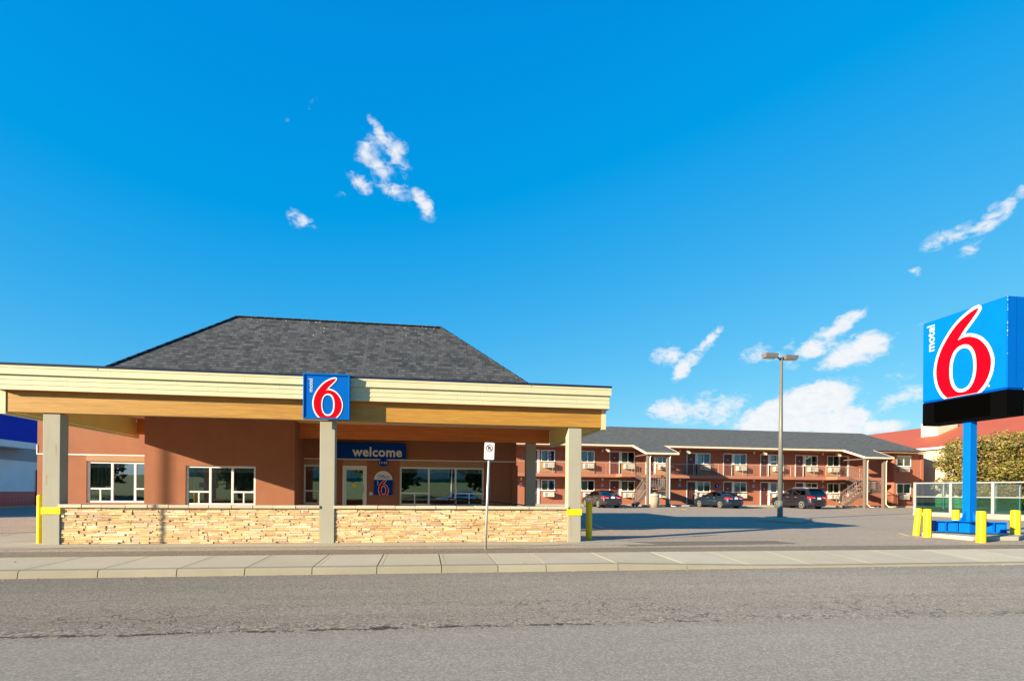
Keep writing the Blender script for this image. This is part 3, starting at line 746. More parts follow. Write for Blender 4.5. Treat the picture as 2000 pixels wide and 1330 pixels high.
# bird droppings / weathering specks along the ridge
dp = MB()
for i in range(46):
    x = rx0 + (rx1-rx0)*(rnd()**0.7); dn = rnd()**2.2*0.9 if i % 3 else ru(0, .12)
    s_ = ru(.008, .022); p = Vector((x, YR-dn-.004, rz-dn*m_+.012)); 
    dp.poly([p+Vector((-s_,0,0)), p+Vector((0,-s_*.6,-s_*.6)), p+Vector((s_,0,0)), p+Vector((0,s_*.6,s_*.6))])
tag(dp.build('white_specks', M['white'], roofo), kind='stuff')
# ================================================================== OFFICE BUILDING
off = thing('office_building', 'terracotta stucco motel office with white framed windows behind the stone wall', 'building', (-4, 24, lot(24)))
YW = 24.0; YP = 22.3
zfloor = lot(24)+0.0; zwt = zs_ - 0.004
def wall_open(name, mat, parent, X0, X1, Y, z0, z1, opens, depth=0.22, th=0.22):
    xs = sorted({X0, X1, *[v for o_ in opens for v in o_[:2]]}); zs2 = sorted({z0, z1, *[v for o_ in opens for v in o_[2:4]]})
    mb = MB()
    for i in range(len(xs)-1):
        for j in range(len(zs2)-1):
            cx, cz = (xs[i]+xs[i+1])/2, (zs2[j]+zs2[j+1])/2
            if any(o_[0] < cx < o_[1] and o_[2] < cz < o_[3] for o_ in opens): continue
            mb.poly([(xs[i],Y,zs2[j]),(xs[i+1],Y,zs2[j]),(xs[i+1],Y,zs2[j+1]),(xs[i],Y,zs2[j+1])])
            mb.poly([(xs[i],Y+th,zs2[j+1]),(xs[i+1],Y+th,zs2[j+1]),(xs[i+1],Y+th,zs2[j]),(xs[i],Y+th,zs2[j])])
    for (a, b_, c, d) in opens:
        mb.poly([(a,Y,c),(a,Y,d),(a,Y+depth,d),(a,Y+depth,c)][::-1]); mb.poly([(b_,Y,c),(b_,Y,d),(b_,Y+depth,d),(b_,Y+depth,c)])
        mb.poly([(a,Y,d),(b_,Y,d),(b_,Y+depth,d),(a,Y+depth,d)][::-1]); mb.poly([(a,Y,c),(b_,Y,c),(b_,Y+depth,c),(a,Y+depth,c)])
    return mb.build(name, mat, parent)
def win_rect(x0, y0, x1, y1, Y):
    xa = W(x0, (y0+y1)/2, Y)[0]; xb2 = W(x1, (y0+y1)/2, Y)[0]; xm = (x0+x1)/2
    return (xa, xb2, W(xm, y1, Y)[1], W(xm, y0, Y)[1])
r_bump = win_rect(362.3, 909.6, 499, 986.5, YP)
r_left = win_rect(168.7, 901.3, 310, 981.5, YW)
r_mid = win_rect(592, 907, 650, 984.6, YW)
r_right = win_rect(780.4, 912.4, 945.3, 987, YW)
r_door = win_rect(669, 909.4, 716, 1006, YW)
xbl_ = W(282, 900, YP)[0]; xbr_ = W(575.5, 900, YP)[0]
xwl = W(73, 870, YW)[0]; xwr = W(1008, 940, YW)[0]
zfloor = r_door[2]
wall_open('wall', M['terra'], off, xwl, xwr, YW, lot(24)-.05, 4.6, [r_left, r_mid, r_right, r_door], depth=.20)
wall_open('projecting_wall', M['terra'], off, xbl_, xbr_, YP, lot(YP)-.05, zwt, [r_bump], depth=.20, th=.22)
sd = MB()
sd.poly([(xbr_,YP,0.1),(xbr_,YW,0.1),(xbr_,YW,zwt),(xbr_,YP,zwt)]); sd.poly([(xbl_,YP,0.1),(xbl_,YW,0.1),(xbl_,YW,zwt),(xbl_,YP,zwt)][::-1])
sd.box(xwl, xwl+.2, YW+.223, 30, .1, 4.6); sd.box(xwr-.2, xwr, YW+.223, 30, .1, 3.6); sd.box(xwl+.2, xwr-.2, 29.8, 30, .1, 3.6)
pr_ = W(1000, 940, YW)[0]
sd.box(pr_, xwr+.05, YW-.12, YW-.002, .1, r_right[3]+.12)
sd.build('side_wall', M['terra'], off)
r_ = MB(); r_.box(xwl, xwr, YW+.23, 30, 3.605, 3.75); r_.build('roof', M['navy'], off)
# interior
it = MB(); it.box(xwl+.25, xwr-.25, 28.5, 28.6, .2, 3.4); it.box(xwl+.25, xwr-.25, YW+.23, 28.5, .2, .3); it.box(xwl+.25, xwr-.25, YW+.23, 28.5, 3.4, 3.5); it.box(xbl_+.1, xbr_-.1, YP+.9, YP+1.0, .3, zwt-.1)
it.build('interior', M['room'], off)
M['chair'] = pm('chair_dark_red', (.16,.03,.03))
for k_, fx in enumerate((r_right[0]+.5, r_right[0]+1.7, r_right[0]+2.9)):
    fu = MB()
    fu.box(fx-.25, fx+.25, 25.0, 25.5, zfloor+.42, zfloor+.5); fu.box(fx-.25, fx+.25, 25.45, 25.52, zfloor+.5, zfloor+1.0)
    for q1 in (-.22, .22):
        for q2 in (25.04, 25.46): fu.box(fx+q1-.02, fx+q1+.02, q2-.02, q2+.02, zfloor, zfloor+.42)
    fu.build('lobby_chair', M['chair'], off)
pf = MB(); pf.box(r_right[0]+.6, r_right[0]+1.9, 28.44, 28.49, zfloor+1.3, zfloor+2.2); pf.build('picture_frame', M['tan'], off)
dk = MB(); dk.box(r_door[0]-.8, r_right[1]-.5, 26.2, 26.8, zfloor, zfloor+1.05)
dk.build('reception_desk', pm('desk_wood', (.12,.06,.03)), off)
# trim line and tan infills
tb = MB(); zt0 = W(700, 896.8, YW)[1]
tb.box(xwl-.02, xbl_-.0, YW-.02, YW-.002, zt0-.02, zt0+.02); tb.box(xwl-.02, xwl+.01, YW-.02, YW-.002, zt0+.02, zt0+.35); tb.build('trim_band', M['white'], off); tb = MB(); tb.box(xbr_+.002, xwr+.052, YW-.02, YW-.002, zt0-.02, zt0+.02)
tb.build('trim_band', M['white'], off)
tp = MB()
for r in (r_left, r_mid, r_right, r_door):
    x1_ = min(r[1], xbl_) if r is r_left else r[1]
    tp = MB(); tp.box(r[0], x1_, YW-.008, YW-.0015, r[3]+.004, zt0-.024)
    tp.build('infill_panel', M['tan'], off)
def frame_window(r, Y, cols, parent, fw=0.075, lower=0.34, glassm='glass', curtain=None):
    """cols: list of (fraction of width, has split lower lights)"""
    X0, X1, Z0, Z1 = r; f = MB(); Y = Y+.07; yb = Y+.06; ya = Y-.015
    f.box(X0+.001, X1-.001, ya, yb, Z1-fw, Z1-.001); f.box(X0+.001, X1-.001, ya, yb, Z0+.001, Z0+fw)
    f.box(X0+.001, X0+fw, ya+.001, yb, Z0+fw, Z1-fw); f.box(X1-fw, X1-.001, ya+.001, yb, Z0+fw, Z1-fw)
    x = X0; tot = sum(c_[0] for c_ in cols)
    for i, (fr, sp) in enumerate(cols):
        xa = x; xb2 = x+(X1-X0)*fr/tot; x = xb2
        if i < len(cols)-1: f.box(xb2-fw*.5, xb2+fw*.5, ya+.002, yb, Z0+fw, Z1-fw)
        if sp:
            zl = Z0+(Z1-Z0)*lower; l0 = xa+(fw if i == 0 else fw*.5); l1 = xb2-(fw if i == len(cols)-1 else fw*.5)
            f.box(l0, l1, ya+.004, yb, zl-fw*.4, zl+fw*.4)
            xm = (l0+l1)/2; f.box(xm-fw*.3, xm+fw*.3, ya+.006, yb, Z0+fw, zl-fw*.4)
    w_ = f.build('window', M['white'], parent)
    g = MB(); g.poly([(X0+.02,Y+.03,Z0+.02),(X1-.02,Y+.03,Z0+.02),(X1-.02,Y+.03,Z1-.02),(X0+.02,Y+.03,Z1-.02)])
    g.build('pane', M[glassm], w_)
    c_ = MB(); c_.box(X0+.08, X1-.08, Y+.1, Y+.14, Z1-.24, Z1-.10); c_.build('blind', M['white'], w_)
    for (a, b_) in (curtain or []):
        c_ = MB(); n = 14; xs = [X0+(X1-X0)*(a+(b_-a)*i/n) for i in range(n+1)]
        for i in range(n):
            y0_, y1_ = Y+.13+.03*(i % 2), Y+.13+.03*((i+1) % 2)
            c_.poly([(xs[i],y0_,Z0+.03),(xs[i+1],y1_,Z0+.03),(xs[i+1],y1_,Z1-.03),(xs[i],y0_,Z1-.03)])
        c_.build('curtain', M['curt'], w_)
    return w_
T3 = [(1.0, True), (0.93, False), (1.0, True)]
frame_window(r_bump, YP, T3, off, curtain=[(.04, .14), (.66,.70)])
frame_window(r_left, YW, T3, off, curtain=[(.04, .30)])
frame_window(r_mid, YW, [(1, True)], off)
frame_window(r_right, YW, T3, off, lower=.32)
# white sheet on bump window ledge (papers leaning in the window)
X0, Z0 = W(389, 952, YP+.1); X1, Z1 = W(402, 942, YP+.1)
s_ = MB(); s_.box(X0, X1, YP+.1, YP+.105, Z0, Z1); s_.build('window_notice', M['white'], off)
# door
X0, X1, Z0, Z1 = r_door; f = MB(); fw = .09
f.box(X0+.001, X0+fw, YW-.03, YW+.1, Z0, Z1-.001); f.box(X1-fw, X1-.001, YW-.03, YW+.1, Z0, Z1-.001); f.box(X0+fw, X1-fw, YW-.03, YW+.1, Z1-.1, Z1-.001)
f.box(X0+fw+.01, X0+fw+.06, YW-.01, YW+.05, Z0+.02, Z1-.11); f.box(X1-fw-.06, X1-fw-.01, YW-.01, YW+.05, Z0+.02, Z1-.11)
f.box(X0+fw+.06, X1-fw-.06, YW-.008, YW+.05, Z1-.17, Z1-.11); f.box(X0+fw+.06, X1-fw-.06, YW-.008, YW+.05, Z0+.02, Z0+.25)
dr = f.build('door', M['white'], off)
g = MB(); g.box(X0+fw+.06, X1-fw-.06, YW+.02, YW+.026, Z0+.25, Z1-.17); g.build('pane', M['glass'], dr)
h = MB(); xh = X1-fw-.04; h.tube([(xh,YW-.012,Z0+.95),(xh,YW-.07,Z0+.97),(xh,YW-.07,Z0+1.2),(xh,YW-.012,Z0+1.22)], .014, 8); h.build('handle', M['galv'], dr)
s_ = MB(); cx, cz = W(692, 947.5, YW)
def disc(mb, cx, y, cz, r, n=20, ry=None, dep=.004):
    ry = ry or r; mb.prism([(cx+r*math.cos(2*math.pi*i/n), y, cz+ry*math.sin(2*math.pi*i/n)) for i in range(n)], (0, dep, 0)); return mb
disc(s_, cx, YW+.012, cz, .085); s_.build('round_sticker', M['yel'], dr)
cx, cz = W(691, 932, YW+1); s_ = MB(); disc(s_, cx, YW+.9, cz, .20); s_.build('blue_logo_panel', M['dblue'], off)
cx, cz = W(724.7, 963.6, YW); s_ = MB(); disc(s_, cx, YW-.06, cz, .075, dep=.055); s_.build('intercom', M['galv'], off)
# welcome sign
YS = 23.86
wl = W(640, 880, YS)[0]; wr = W(792.6, 880, YS)[0]; z0 = W(740, 896, YS)[1]; z1 = W(740, 865.5, YS)[1]
ws = thing('welcome_sign', 'long dark blue sign reading welcome above the office door', 'sign', ((wl+wr)/2, YS, z0))
s_ = MB(); s_.box(wl, wr, YS, YW-.022, z0, z1); s_.build('panel', M['dblue'], ws, bevel=.006)
ta = W(688, 880, YS)[0]; tb_ = W(785.3, 880, YS)[0]; tz0 = W(740, 892, YS)[1]; tz1 = W(740, 873, YS)[1]
text_mesh('lettering', 'welcome', M['wht'], ws, (ta+tb_)/2, (tz0+tz1)/2, tb_-ta, tz1-tz0, YS-.001, .012, bold=.028, space=1.06)
# house number
cx, cz = W(748.5, 903.2, YS); hn = thing('house_number_plaque', 'small dark blue oval plaque numbered 1142 under the welcome sign', 'sign', (cx, YS, cz-.15))
s_ = MB(); disc(s_, cx, YW-.05, cz, .21, 28, .15, .045); s_.build('panel', M['dblue'], hn)
text_mesh('lettering', '1142', M['wht'], hn, cx, cz, .32, .10, YW-.051, .005, bold=.02, space=1.1)
# office sign
x0_, x1_ = W(730.3, 940, YS)[0], W(766.4, 940, YS)[0]; zb2 = W(748, 966.2, YS)[1]; zm = W(748, 936.6, YS)[1]; cx = (x0_+x1_)/2; rr = (x1_-x0_)/2
zt2 = W(748, 919.3, YS)[1]
of = thing('office_sign', 'arched office sign with white top and red numeral 6 on dark blue beside the door', 'sign', (cx, YS, zb2))
s_ = MB(); s_.box(x0_, x1_, YW-.07, YW-.003, zb2, zm); s_.build('panel', M['dblue'], of)
s_ = MB(); s_.prism([(x0_, YW-.07, zm+.001)]+[(cx-rr*math.cos(math.pi*i/24), YW-.07, zm+.001+(zt2-zm)*math.sin(math.pi*i/24)) for i in range(1, 24)]+[(x1_, YW-.07, zm+.001)], (0, .066, 0)); s_.build('arched_top', M['wht'], of)
text_mesh('lettering', 'Office', M['dblue'], of, cx, zm+(zt2-zm)*.36, rr*1.28, rr*.42, YW-.071, .004, bold=-.004)
text_mesh('lettering', 'motel', M['wht'], of, x0_+rr*.38, zm-(zm-zb2)*.22, (zm-zb2)*.30, rr*.15, YW-.071, .004, bold=.01, rot90=True)
numeral(of, cx-.02+rr*.05, (zb2+zm)/2+.0, (zm-zb2)*1.02*(932/920), (zm-zb2)*1.10, YW-.071, box=(340, 235, 1252, 1100), d=.005)
# handrail by the office
hr = thing('handrail', 'black metal handrail sloping down in front of the right office windows', 'railing', (W(935, 985, 21.5)[0], 21.5, lot(21.5)))
s_ = MB(); pts = [W(889, 975, 21.5), W(952, 979, 21.5), W(1027, 986.5, 21.5)]
s_.tube([(x, 21.5, z) for x, z in pts], .028, 8)
p0 = W(841, 984.5, 21.6); p1 = W(945, 984, 21.6)
s_.bar((p0[0], 21.6, p0[1]), (p1[0], 21.6, p1[1]), .035)
s_.bar((pts[0][0], 21.5, lot(21.5)), (pts[0][0], 21.5, pts[0][1]), .04); s_.bar((pts[2][0]-.05, 21.5, lot(21.5)), (pts[2][0]-.05, 21.5, pts[2][1]), .04)
s_.build('rail', M['blk'], hr)
s_ = MB(); x = p0[0]+.05
while x < p1[0]: s_.bar((x, 21.6, lot(21.6)+.08), (x, 21.6, p0[1]), .016); x += .115
s_.build('baluster', M['blk'], hr)
# ================================================================== CANOPY SIGN
YC = 16.14
x0_, x1_ = W(591.6, 775, YC)[0], W(682.6, 775, YC)[0]; z0 = W(637, 818, YC)[1]; z1 = W(637, 729.6, YC)[1]
cs = thing('canopy_sign', 'square blue sign with red numeral 6 mounted on the canopy edge', 'sign', ((x0_+x1_)/2, YC, z0))
s_ = MB(); fb = .075; yfc = YC+.025
s_.box(x0_, x1_, YC+.026, YF-.027, z0, z1)
s_.box(x0_, x0_+.035, YC, yfc, z0, z1); s_.box(x1_-.03, x1_, YC, yfc, z0, z1); s_.box(x0_+.035, x1_-.03, YC, yfc, z1-.04, z1); s_.box(x0_+.035, x1_-.03, YC, yfc, z0, z0+.03)
s_.build('cabinet', M['sbframe'], cs, bevel=.003)
s_ = MB(); s_.box(x0_+.036, x1_-.031, yfc-.004, yfc, z0+.031, z1-.041); s_.build('face_panel', M['sblue'], cs)
s_ = MB(); s_.box(x0_+.036, x0_+.085, yfc-.008, yfc-.0045, z0+.06, z1-.06); s_.box(x0_+.09, x1_-.06, yfc-.008, yfc-.0045, z1-.075, z1-.055); s_.build('dark_edge_strip', M['dblue'], cs)
S_W = x1_-x0_; S_H = z1-z0; cx, cz = (x0_+x1_)/2, (z0+z1)/2
numeral(cs, cx, cz, S_W, S_H, yfc-.0045)
text_mesh('lettering', 'motel', M['wht'], cs, x0_+S_W*(468-320)/932, z1-S_H*(435-190)/920, S_H*(568-303)/920, S_W*.088, yfc-.0045, .006, bold=.0, rot90=True)
# ================================================================== NO PARKING SIGN
bx, by = G(948, 1075.5)
bx, by = W(948, 1075, 14.75)[0], 14.75
zg = lot(by); tx, tz = W(956.5, 864, by)
npk = thing('no_parking_sign', 'white no parking sign on a leaning galvanised post in front of the stone wall', 'sign', (bx, by, zg))
mx_, mz = W(955.3, 890, by)
s_ = MB(); s_.tube([(bx, by, zg-.02), (tx-.005, by, tz-.02)], .032, 10); s_.build('post', M['galv'], npk)
pw, ph = .34, .52; ang = math.atan2(tx-bx, tz-zg)*1.0
pc = W(955.6, 880.8, by-.05); w2 = (W(966.3, 880, by-.05)[0]-W(945.3, 880, by-.05)[0])/2; h2 = (W(955,863.8,by-.05)[1]-W(955,898.5,by-.05)[1])/2
def rot(u, v): return (pc[0]+u*math.cos(ang)+v*math.sin(ang), pc[1]-u*math.sin(ang)+v*math.cos(ang))
def rrect(w_, h_, r_, n=5):
    out = []
    for cx_, cz_, a0 in ((w_-r_, h_-r_, 0), (-w_+r_, h_-r_, 90), (-w_+r_, -h_+r_, 180), (w_-r_, -h_+r_, 270)):
        for i in range(n+1):
            t = math.radians(a0+90*i/n); out.append((cx_+r_*math.cos(t), cz_+r_*math.sin(t)))
    return out
def plate(pts, y, dep): return [(rot(u, v)[0], y, rot(u, v)[1]) for u, v in pts]
w2, h2 = w2*.93, h2*.96
s_ = MB(); s_.prism(plate(rrect(w2, h2, .03), by-.055, 0), (0, .006, 0)); pn = s_.build('panel', M['wht'], npk)
s_ = MB(); s_.prism(plate(rrect(w2*1.05, h2*1.04, .035), by-.0485, 0), (0, .004, 0)); s_.build('panel_edge', M['navy'], npk)
dkr = pm('sign_maroon_ink', (.13, .01, .02), None, 3, .5)
s_ = MB(); R1, R2, oy = w2*.68, w2*.56, h2*.34
for i in range(32):
    t0, t1 = 2*math.pi*i/32, 2*math.pi*(i+1)/32
    q4 = [(R1*math.cos(t0), oy+R1*math.sin(t0)), (R1*math.cos(t1), oy+R1*math.sin(t1)), (R2*math.cos(t1), oy+R2*math.sin(t1)), (R2*math.cos(t0), oy+R2*math.sin(t0))]
    s_.poly([(rot(u, v)[0], by-.0575, rot(u, v)[1]) for u, v in q4])
c45 = .7071; k = .012
q4 = [(-R1*c45-k, oy+R1*c45-k*0), (-R1*c45+k, oy+R1*c45+k), (R1*c45+k, oy-R1*c45+k*0), (R1*c45-k, oy-R1*c45-k)]
s_.poly([(rot(u, v)[0], by-.058, rot(u, v)[1]) for u, v in q4])
s_.build('prohibition_ring', dkr, pn)
tx_, tz_ = rot(0, oy)
text_mesh('lettering', 'P', pm('sign_black_ink', (.02,.02,.025)), pn, tx_, tz_, R2*.95, R2*1.3, by-.0555, .0015, bold=.03)
for u in (-w2*.5, w2*.5): s_ = MB(); x_, z_ = rot(u, -h2*.72); disc(s_, x_, by-.058, z_, .009, 8); s_.build('bolt', M['blk'], pn)
# ================================================================== BOLLARDS
def bollard(x, ybase, ytop, wpx, label, Y=None, lean=0, mat='yel', group='yellow safety bollards'):
    if Y is None: X, Y = G(x, ybase)
    else: X = W(x, ybase, Y)[0]
    r = abs(W(x+wpx/2, ybase-20, Y)[0]-W(x-wpx/2, ybase-20, Y)[0])/2
    zt = W(x, ytop, Y)[1]; z0 = lot(Y)
    t = thing('bollard', label, 'bollard', (X, Y, z0), group=group)
    s_ = MB(); X2 = X+lean*(zt-z0)
    s_.smooth = True
    def P_(f_): return (X+(X2-X)*f_, Y, z0-.05+(zt-z0+.05)*f_)
    s_.tube([P_(0), P_(.3), P_(.96)], [r*1.0, r, r], 18, caps=False); s_.build('post', M[mat], t)
    s_ = MB(); s_.tube([P_(.96), P_(.985), P_(1)], [r*1.02, r*.97, r*.6], 18); s_.build('cap', M[mat], t)
    return t
bollard(77.8, 1055, 966, 12, 'yellow bollard left of the left canopy column', Y=17.1)
bollard(1150, 1056.5, 979.5, 12, 'yellow bollard standing beside the right canopy column', Y=17.3)
# ================================================================== PYLON SIGN
XP = 18.8; YN, YFa = 15.6, 18.74
py = thing('pylon_sign', 'tall blue pylon sign with huge red numeral 6 on a blue post and steel base', 'sign', (19.1, 17.1, lot(17)))
zt = W(1966, 577.4, YN)[1]; zb3 = (W(1966.5, 758.8, YN)[1]+W(1800.5, 784, YFa)[1])/2
zq1 = (W(1966.5, 764, YN)[1]+W(1800.5, 788, YFa)[1])/2; zq0 = (W(1966, 813.5, YN)[1]+W(1800.5, 829.5, YFa)[1])/2
XT = XP+.67
s_ = MB(); s_.box(XP, XT, YN, YFa, zb3, zt); s_.build('cabinet', M['sblue'], py, bevel=.01)
s_ = MB(); s_.box(XP-.012, XP-.001, YN+.03, YFa-.03, zb3+.03, zt-.03); s_.build('face_panel', M['sbframe'], py)
s_ = MB(); s_.box(XP+.02, XT-.02, YN+.02, YFa-.02, zb3-.055, zb3-.001); s_.build('retainer', M['dblue'], py)
s_ = MB(); s_.box(XP+.0, XT, YN, YFa, zq0, zb3-.056); s_.build('message_board', M['black'], py)
s_ = MB(); s_.box(XP-.01, XP-.001, YN+.55, YFa-.5, zq0+.06, zb3-.1); s_.build('message_window', pm('message_window', (.001,.001,.001), None, 3, .8, spec=.0), py)
PH, PW = zt-zb3, YFa-YN
yc_, zc_ = (YN+YFa)/2, (zt+zb3)/2
# numeral placed by its extent on the face (left 380, right 900, top 155, bottom 955 of the measured face)
def facepos(x, y):                       # photo pixel -> (Y, Z) on plane X=XP
    d = ray(x, y); t = XP/d.x; return d.y*t, H+d.z*t
zx = lambda X_, Y_: (1740+X_/4.434, 560+Y_/4.434)
yl, _ = facepos(*zx(376, 720)); yr_, _ = facepos(*zx(900, 640)); _, ztn = facepos(*zx(770, 156)); _, zbn = facepos(*zx(520, 958)); _, zbn2 = facepos(*zx(745, 925))
zbn = (zbn+zbn2)/2
bx0, bx1 = min(p[0] for p in wht6), max(p[0] for p in wht6); by0, by1 = min(p[1] for p in wht6), max(p[1] for p in wht6)
numeral(py, (yl+yr_)/2, (ztn+zbn)/2, yl-yr_, ztn-zbn, XP-.0125, 'X', box=(bx0, by0, bx1, by1), d=.01)
ya, za = facepos(*zx(352, 560)); yb4, zb4 = facepos(*zx(352, 338)); y1_, _ = facepos(*zx(316, 450)); y2_, _ = facepos(*zx(382, 450))
text_mesh('lettering', 'motel', M['wht'], py, (y1_+y2_)/2, (za+zb4)/2, zb4-za, y1_-y2_, XP-.0125, .01, bold=.002, axis='X', rot90=True)
yd, zd = facepos(*zx(852, 858)); s_ = MB(); s_.prism([(XP-.02, yd+.03*math.cos(t*math.pi/6), zd+.03*math.sin(t*math.pi/6)) for t in range(12)], (.007, 0, 0)); s_.build('trademark_dot', M['wht'], py)
s_ = MB()
for i in range(14):
    zc_i = zt-rnd()**1.6*1.9; s_.box(XP-.0135, XP+.004, YN-.0025, YN+ru(.004,.010), zc_i, zc_i+ru(.01,.03))
tag(s_.build('paint_chips', M['wht'], py), kind='stuff')
s_ = MB(); s_.box(XP+.33, XP+.336, YN-.004, YN-.001, zb3, zt); s_.build('panel_seam', M['dblue'], py)
# pole
XPc = 19.13; YPc = 17.15; hw = .14
pz0 = lot(17)+.62
s_ = MB(); s_.box(XPc-hw, XPc+hw, YPc-hw, YPc+hw, pz0, zq0+.05); s_.build('pole', M['pblue'], py, bevel=.008)
s_ = MB(); s_.box(XPc-.38, XPc+.38, YPc-.38, YPc+.38, pz0-.03, pz0)
for a_ in range(4):
    c_, sn = math.cos(a_*math.pi/2), math.sin(a_*math.pi/2)
    pts = [(hw, 0, pz0+.001), (.36, 0, pz0+.001), (hw, 0, pz0+.34)]
    off_ = (-sn*.012, c_*.012, 0)
    s_.prism([(XPc+p[0]*c_+sn*.006, YPc+p[0]*sn-c_*.006, p[2]) for p in pts], off_)
s_.build('base_plate', M['pblue'], py)
s_ = MB(); zz = lot(17)+.2; bt = pz0-.031
A_ = Vector((18.6, 18.35, 0)); Bv = Vector((19.45, 15.95, 0))
def ibeam(mb, a, b_, z0, z1, w=.3):
    d = (b_-a).normalized(); s2 = Vector((-d.y, d.x, 0))
    for zz0, zz1, ww in ((z0, z0+.03, w), (z1-.03, z1, w), (z0+.03, z1-.03, .03)):
        q4 = [a-s2*ww/2, b_-s2*ww/2, b_+s2*ww/2, a+s2*ww/2]
        mb.hexa([(p.x, p.y, zz0) for p in q4], [(p.x, p.y, zz1) for p in q4])
    n = 6
    for i in range(n+1):
        p = a.lerp(b_, .02+.96*i/n)
        q4 = [p-s2*w*.46-d*.01, p-s2*w*.46+d*.01, p+s2*w*.46+d*.01, p+s2*w*.46-d*.01]
        mb.hexa([(v.x, v.y, z0+.031) for v in q4], [(v.x, v.y, z1-.031) for v in q4])
s_ = MB(); pl_ = W(1820, 1030, 17.9); ibeam(s_, Vector((pl_[0], 17.9, 0)), Vector((W(1966, 1040, 16.75)[0], 16.75, 0)), zz, bt)
s_.build('base_beam', M['pblue'], py)
s_ = MB(); s_.box(XPc-.2, XPc+.2, YPc-.2, YPc+.2, zz+.0, bt-.002) ; s_.build('base_pedestal', M['pblue'], py)
# concrete pad
s_ = MB(); q = [G(1800,1047), G(1900,1056), G(1990,1056), G(2030,1036), G(1850,1030)]
pdm = MB(); pdm.prism([(x, y, lot(y)) for x, y in q], (0, 0, .14))
o = pdm.build('concrete_pad', M['pad'], bevel=.02); tag(o, 'low concrete pad under the pylon sign base', 'pad')
bollard(1789.3, 1045, 992.5, 10.5, 'leaning yellow bollard, leftmost of those round the pylon sign', lean=.115)
bollard(1811, 1048.5, 993.5, 11.8, 'upright yellow bollard just left of the blue steel pylon base')
bollard(1866.5, 1037, 995.3, 11, 'yellow bollard behind the blue steel base of the pylon')
bollard(1916, 1059, 997.6, 14, 'nearest yellow bollard, in front of the pylon pole')
bollard(1983, 1050.5, 996, 13.6, 'yellow bollard at the right end of the pylon base')
# ================================================================== LAMP POST
lx, ly = G(1523.5, 1014); z0 = lot(ly)+.13
lp = thing('lamp_post', 'tall slim parking lot lamp post with two flat lamp heads', 'lamp post', (lx, ly, z0))
zt = W(1523, 699, ly)[1]
s_ = MB(); s_.tube([(lx, ly, z0+.9), (lx, ly, zt)], [.135, .075], 12); s_.build('pole', M['lampm'], lp)
s_ = MB(); s_.tube([(lx, ly, z0), (lx, ly, z0+.02), (lx, ly, z0+.9)], [.15, .15, .136], 12); s_.box(lx-.25, lx+.25, ly-.25, ly+.25, z0-.0, z0+.03); s_.build('base', M['lampm'], lp)
for s2, xa, xb2, yy0, yy1 in ((-1, 1491, 1516.5, 692, 700.5), (1, 1530, 1555, 694, 702)):
    xa = W(xa, 697, ly)[0]; xb2 = W(xb2, 697, ly)[0]; za, zb5 = W(1523, yy1, ly)[1], W(1523, yy0, ly)[1]
    s_ = MB(); s_.hexa([(xa+.04, ly-.2, za), (xb2-.04, ly-.2, za), (xb2-.04, ly+.2, za), (xa+.04, ly+.2, za)], [(xa, ly-.24, zb5), (xb2, ly-.24, zb5), (xb2, ly+.24, zb5), (xa, ly+.24, zb5)])
    hd = s_.build('lamp_head', pm('lamp_head_grey', (.17,.15,.155), None, 3, .5), lp, bevel=.015)
    s_ = MB(); s_.box(xa+.1, xb2-.1, ly-.16, ly+.16, za-.006, za-.001); s_.build('lens', M['white'], hd)
    s_ = MB(); s_.bar((lx, ly, zt-.12), ((xb2 if s2 < 0 else xa), ly, (za+zb5)/2), .06); s_.build('arm', M['blk'], lp)
q = [G(1476,1016.5), G(1560,1022), G(1586,1017), G(1500,1012.5)]
s_ = MB(); s_.prism([(x, y, lot(y)) for x, y in q], (0, 0, .13)); o = s_.build('lamp_island', M['pad'], bevel=.03); tag(o, 'low concrete kerb island at the foot of the lamp post', 'kerb island')
# ================================================================== MOTEL
mot = thing('motel_building', 'long two storey terracotta motel with grey shingle roof and front balcony', 'building', (25, 52, lot(50)))
zg = lot(49)+.11
zsl1 = W(1375, 928, MB_Y)[1]; zsl0 = W(1375, 934, MB_Y)[1]      # balcony slab
zev = W(1400, 877, MB_Y)[1]; YRG = 57.5; zrg = W(1400, 838.6, YRG)[1]
xw0 = W(960, 940, MY)[0]; xw1 = W(1787, 930, MY)[0]
s_ = MB(); s_.box(xw0, xw1, MY, 64, zg-.3, zev+.35); s_.build('wall', M['terra2'], mot)
ze0 = zev+.02
# roof: front slope, hip at the right end
xr0 = xw0-1; xre = W(1803, 884, MB_Y+.2)[0]; xrr = W(1683, 846, YRG)[0]; YE0 = MB_Y-.15; YE1 = 2*YRG-YE0
ms = (zrg-(ze0+.16))/(YRG-YE0)
s_ = MB(); zt = ze0+.16
s_.poly([(xr0,YE0,zt),(xre,YE0,zt),(xrr,YRG,zrg),(xr0,YRG,zrg)]); s_.poly([(xre,YE0,zt),(xre,YE1,zt),(xrr,YRG,zrg)])
s_.poly([(xre,YE1,zt),(xr0,YE1,zt),(xr0,YRG,zrg),(xrr,YRG,zrg)]); s_.poly([(xr0,YE0,zt-.01),(xr0,YE1,zt-.01),(xre,YE1,zt-.01),(xre,YE0,zt-.01)])
s_.poly([(xr0,YE0,zt),(xr0,YRG,zrg),(xr0,YE1,zt)])
rfo = s_.build('roof', M['shing2'], mot)
st_x = [(W(1236,873,MB_Y)[0], W(1296,873,MB_Y)[0]), (W(1645,880,MB_Y)[0], W(1702,881,MB_Y)[0])]
s_ = MB(); segs = [(xr0, st_x[0][0]), (st_x[0][1], st_x[1][0])]
for a, b_ in segs: s_.box(a, b_, YE0-.11, YE0-.005, zt-.14, zt+.01)
s_.build('gutter', M['gut'], rfo)
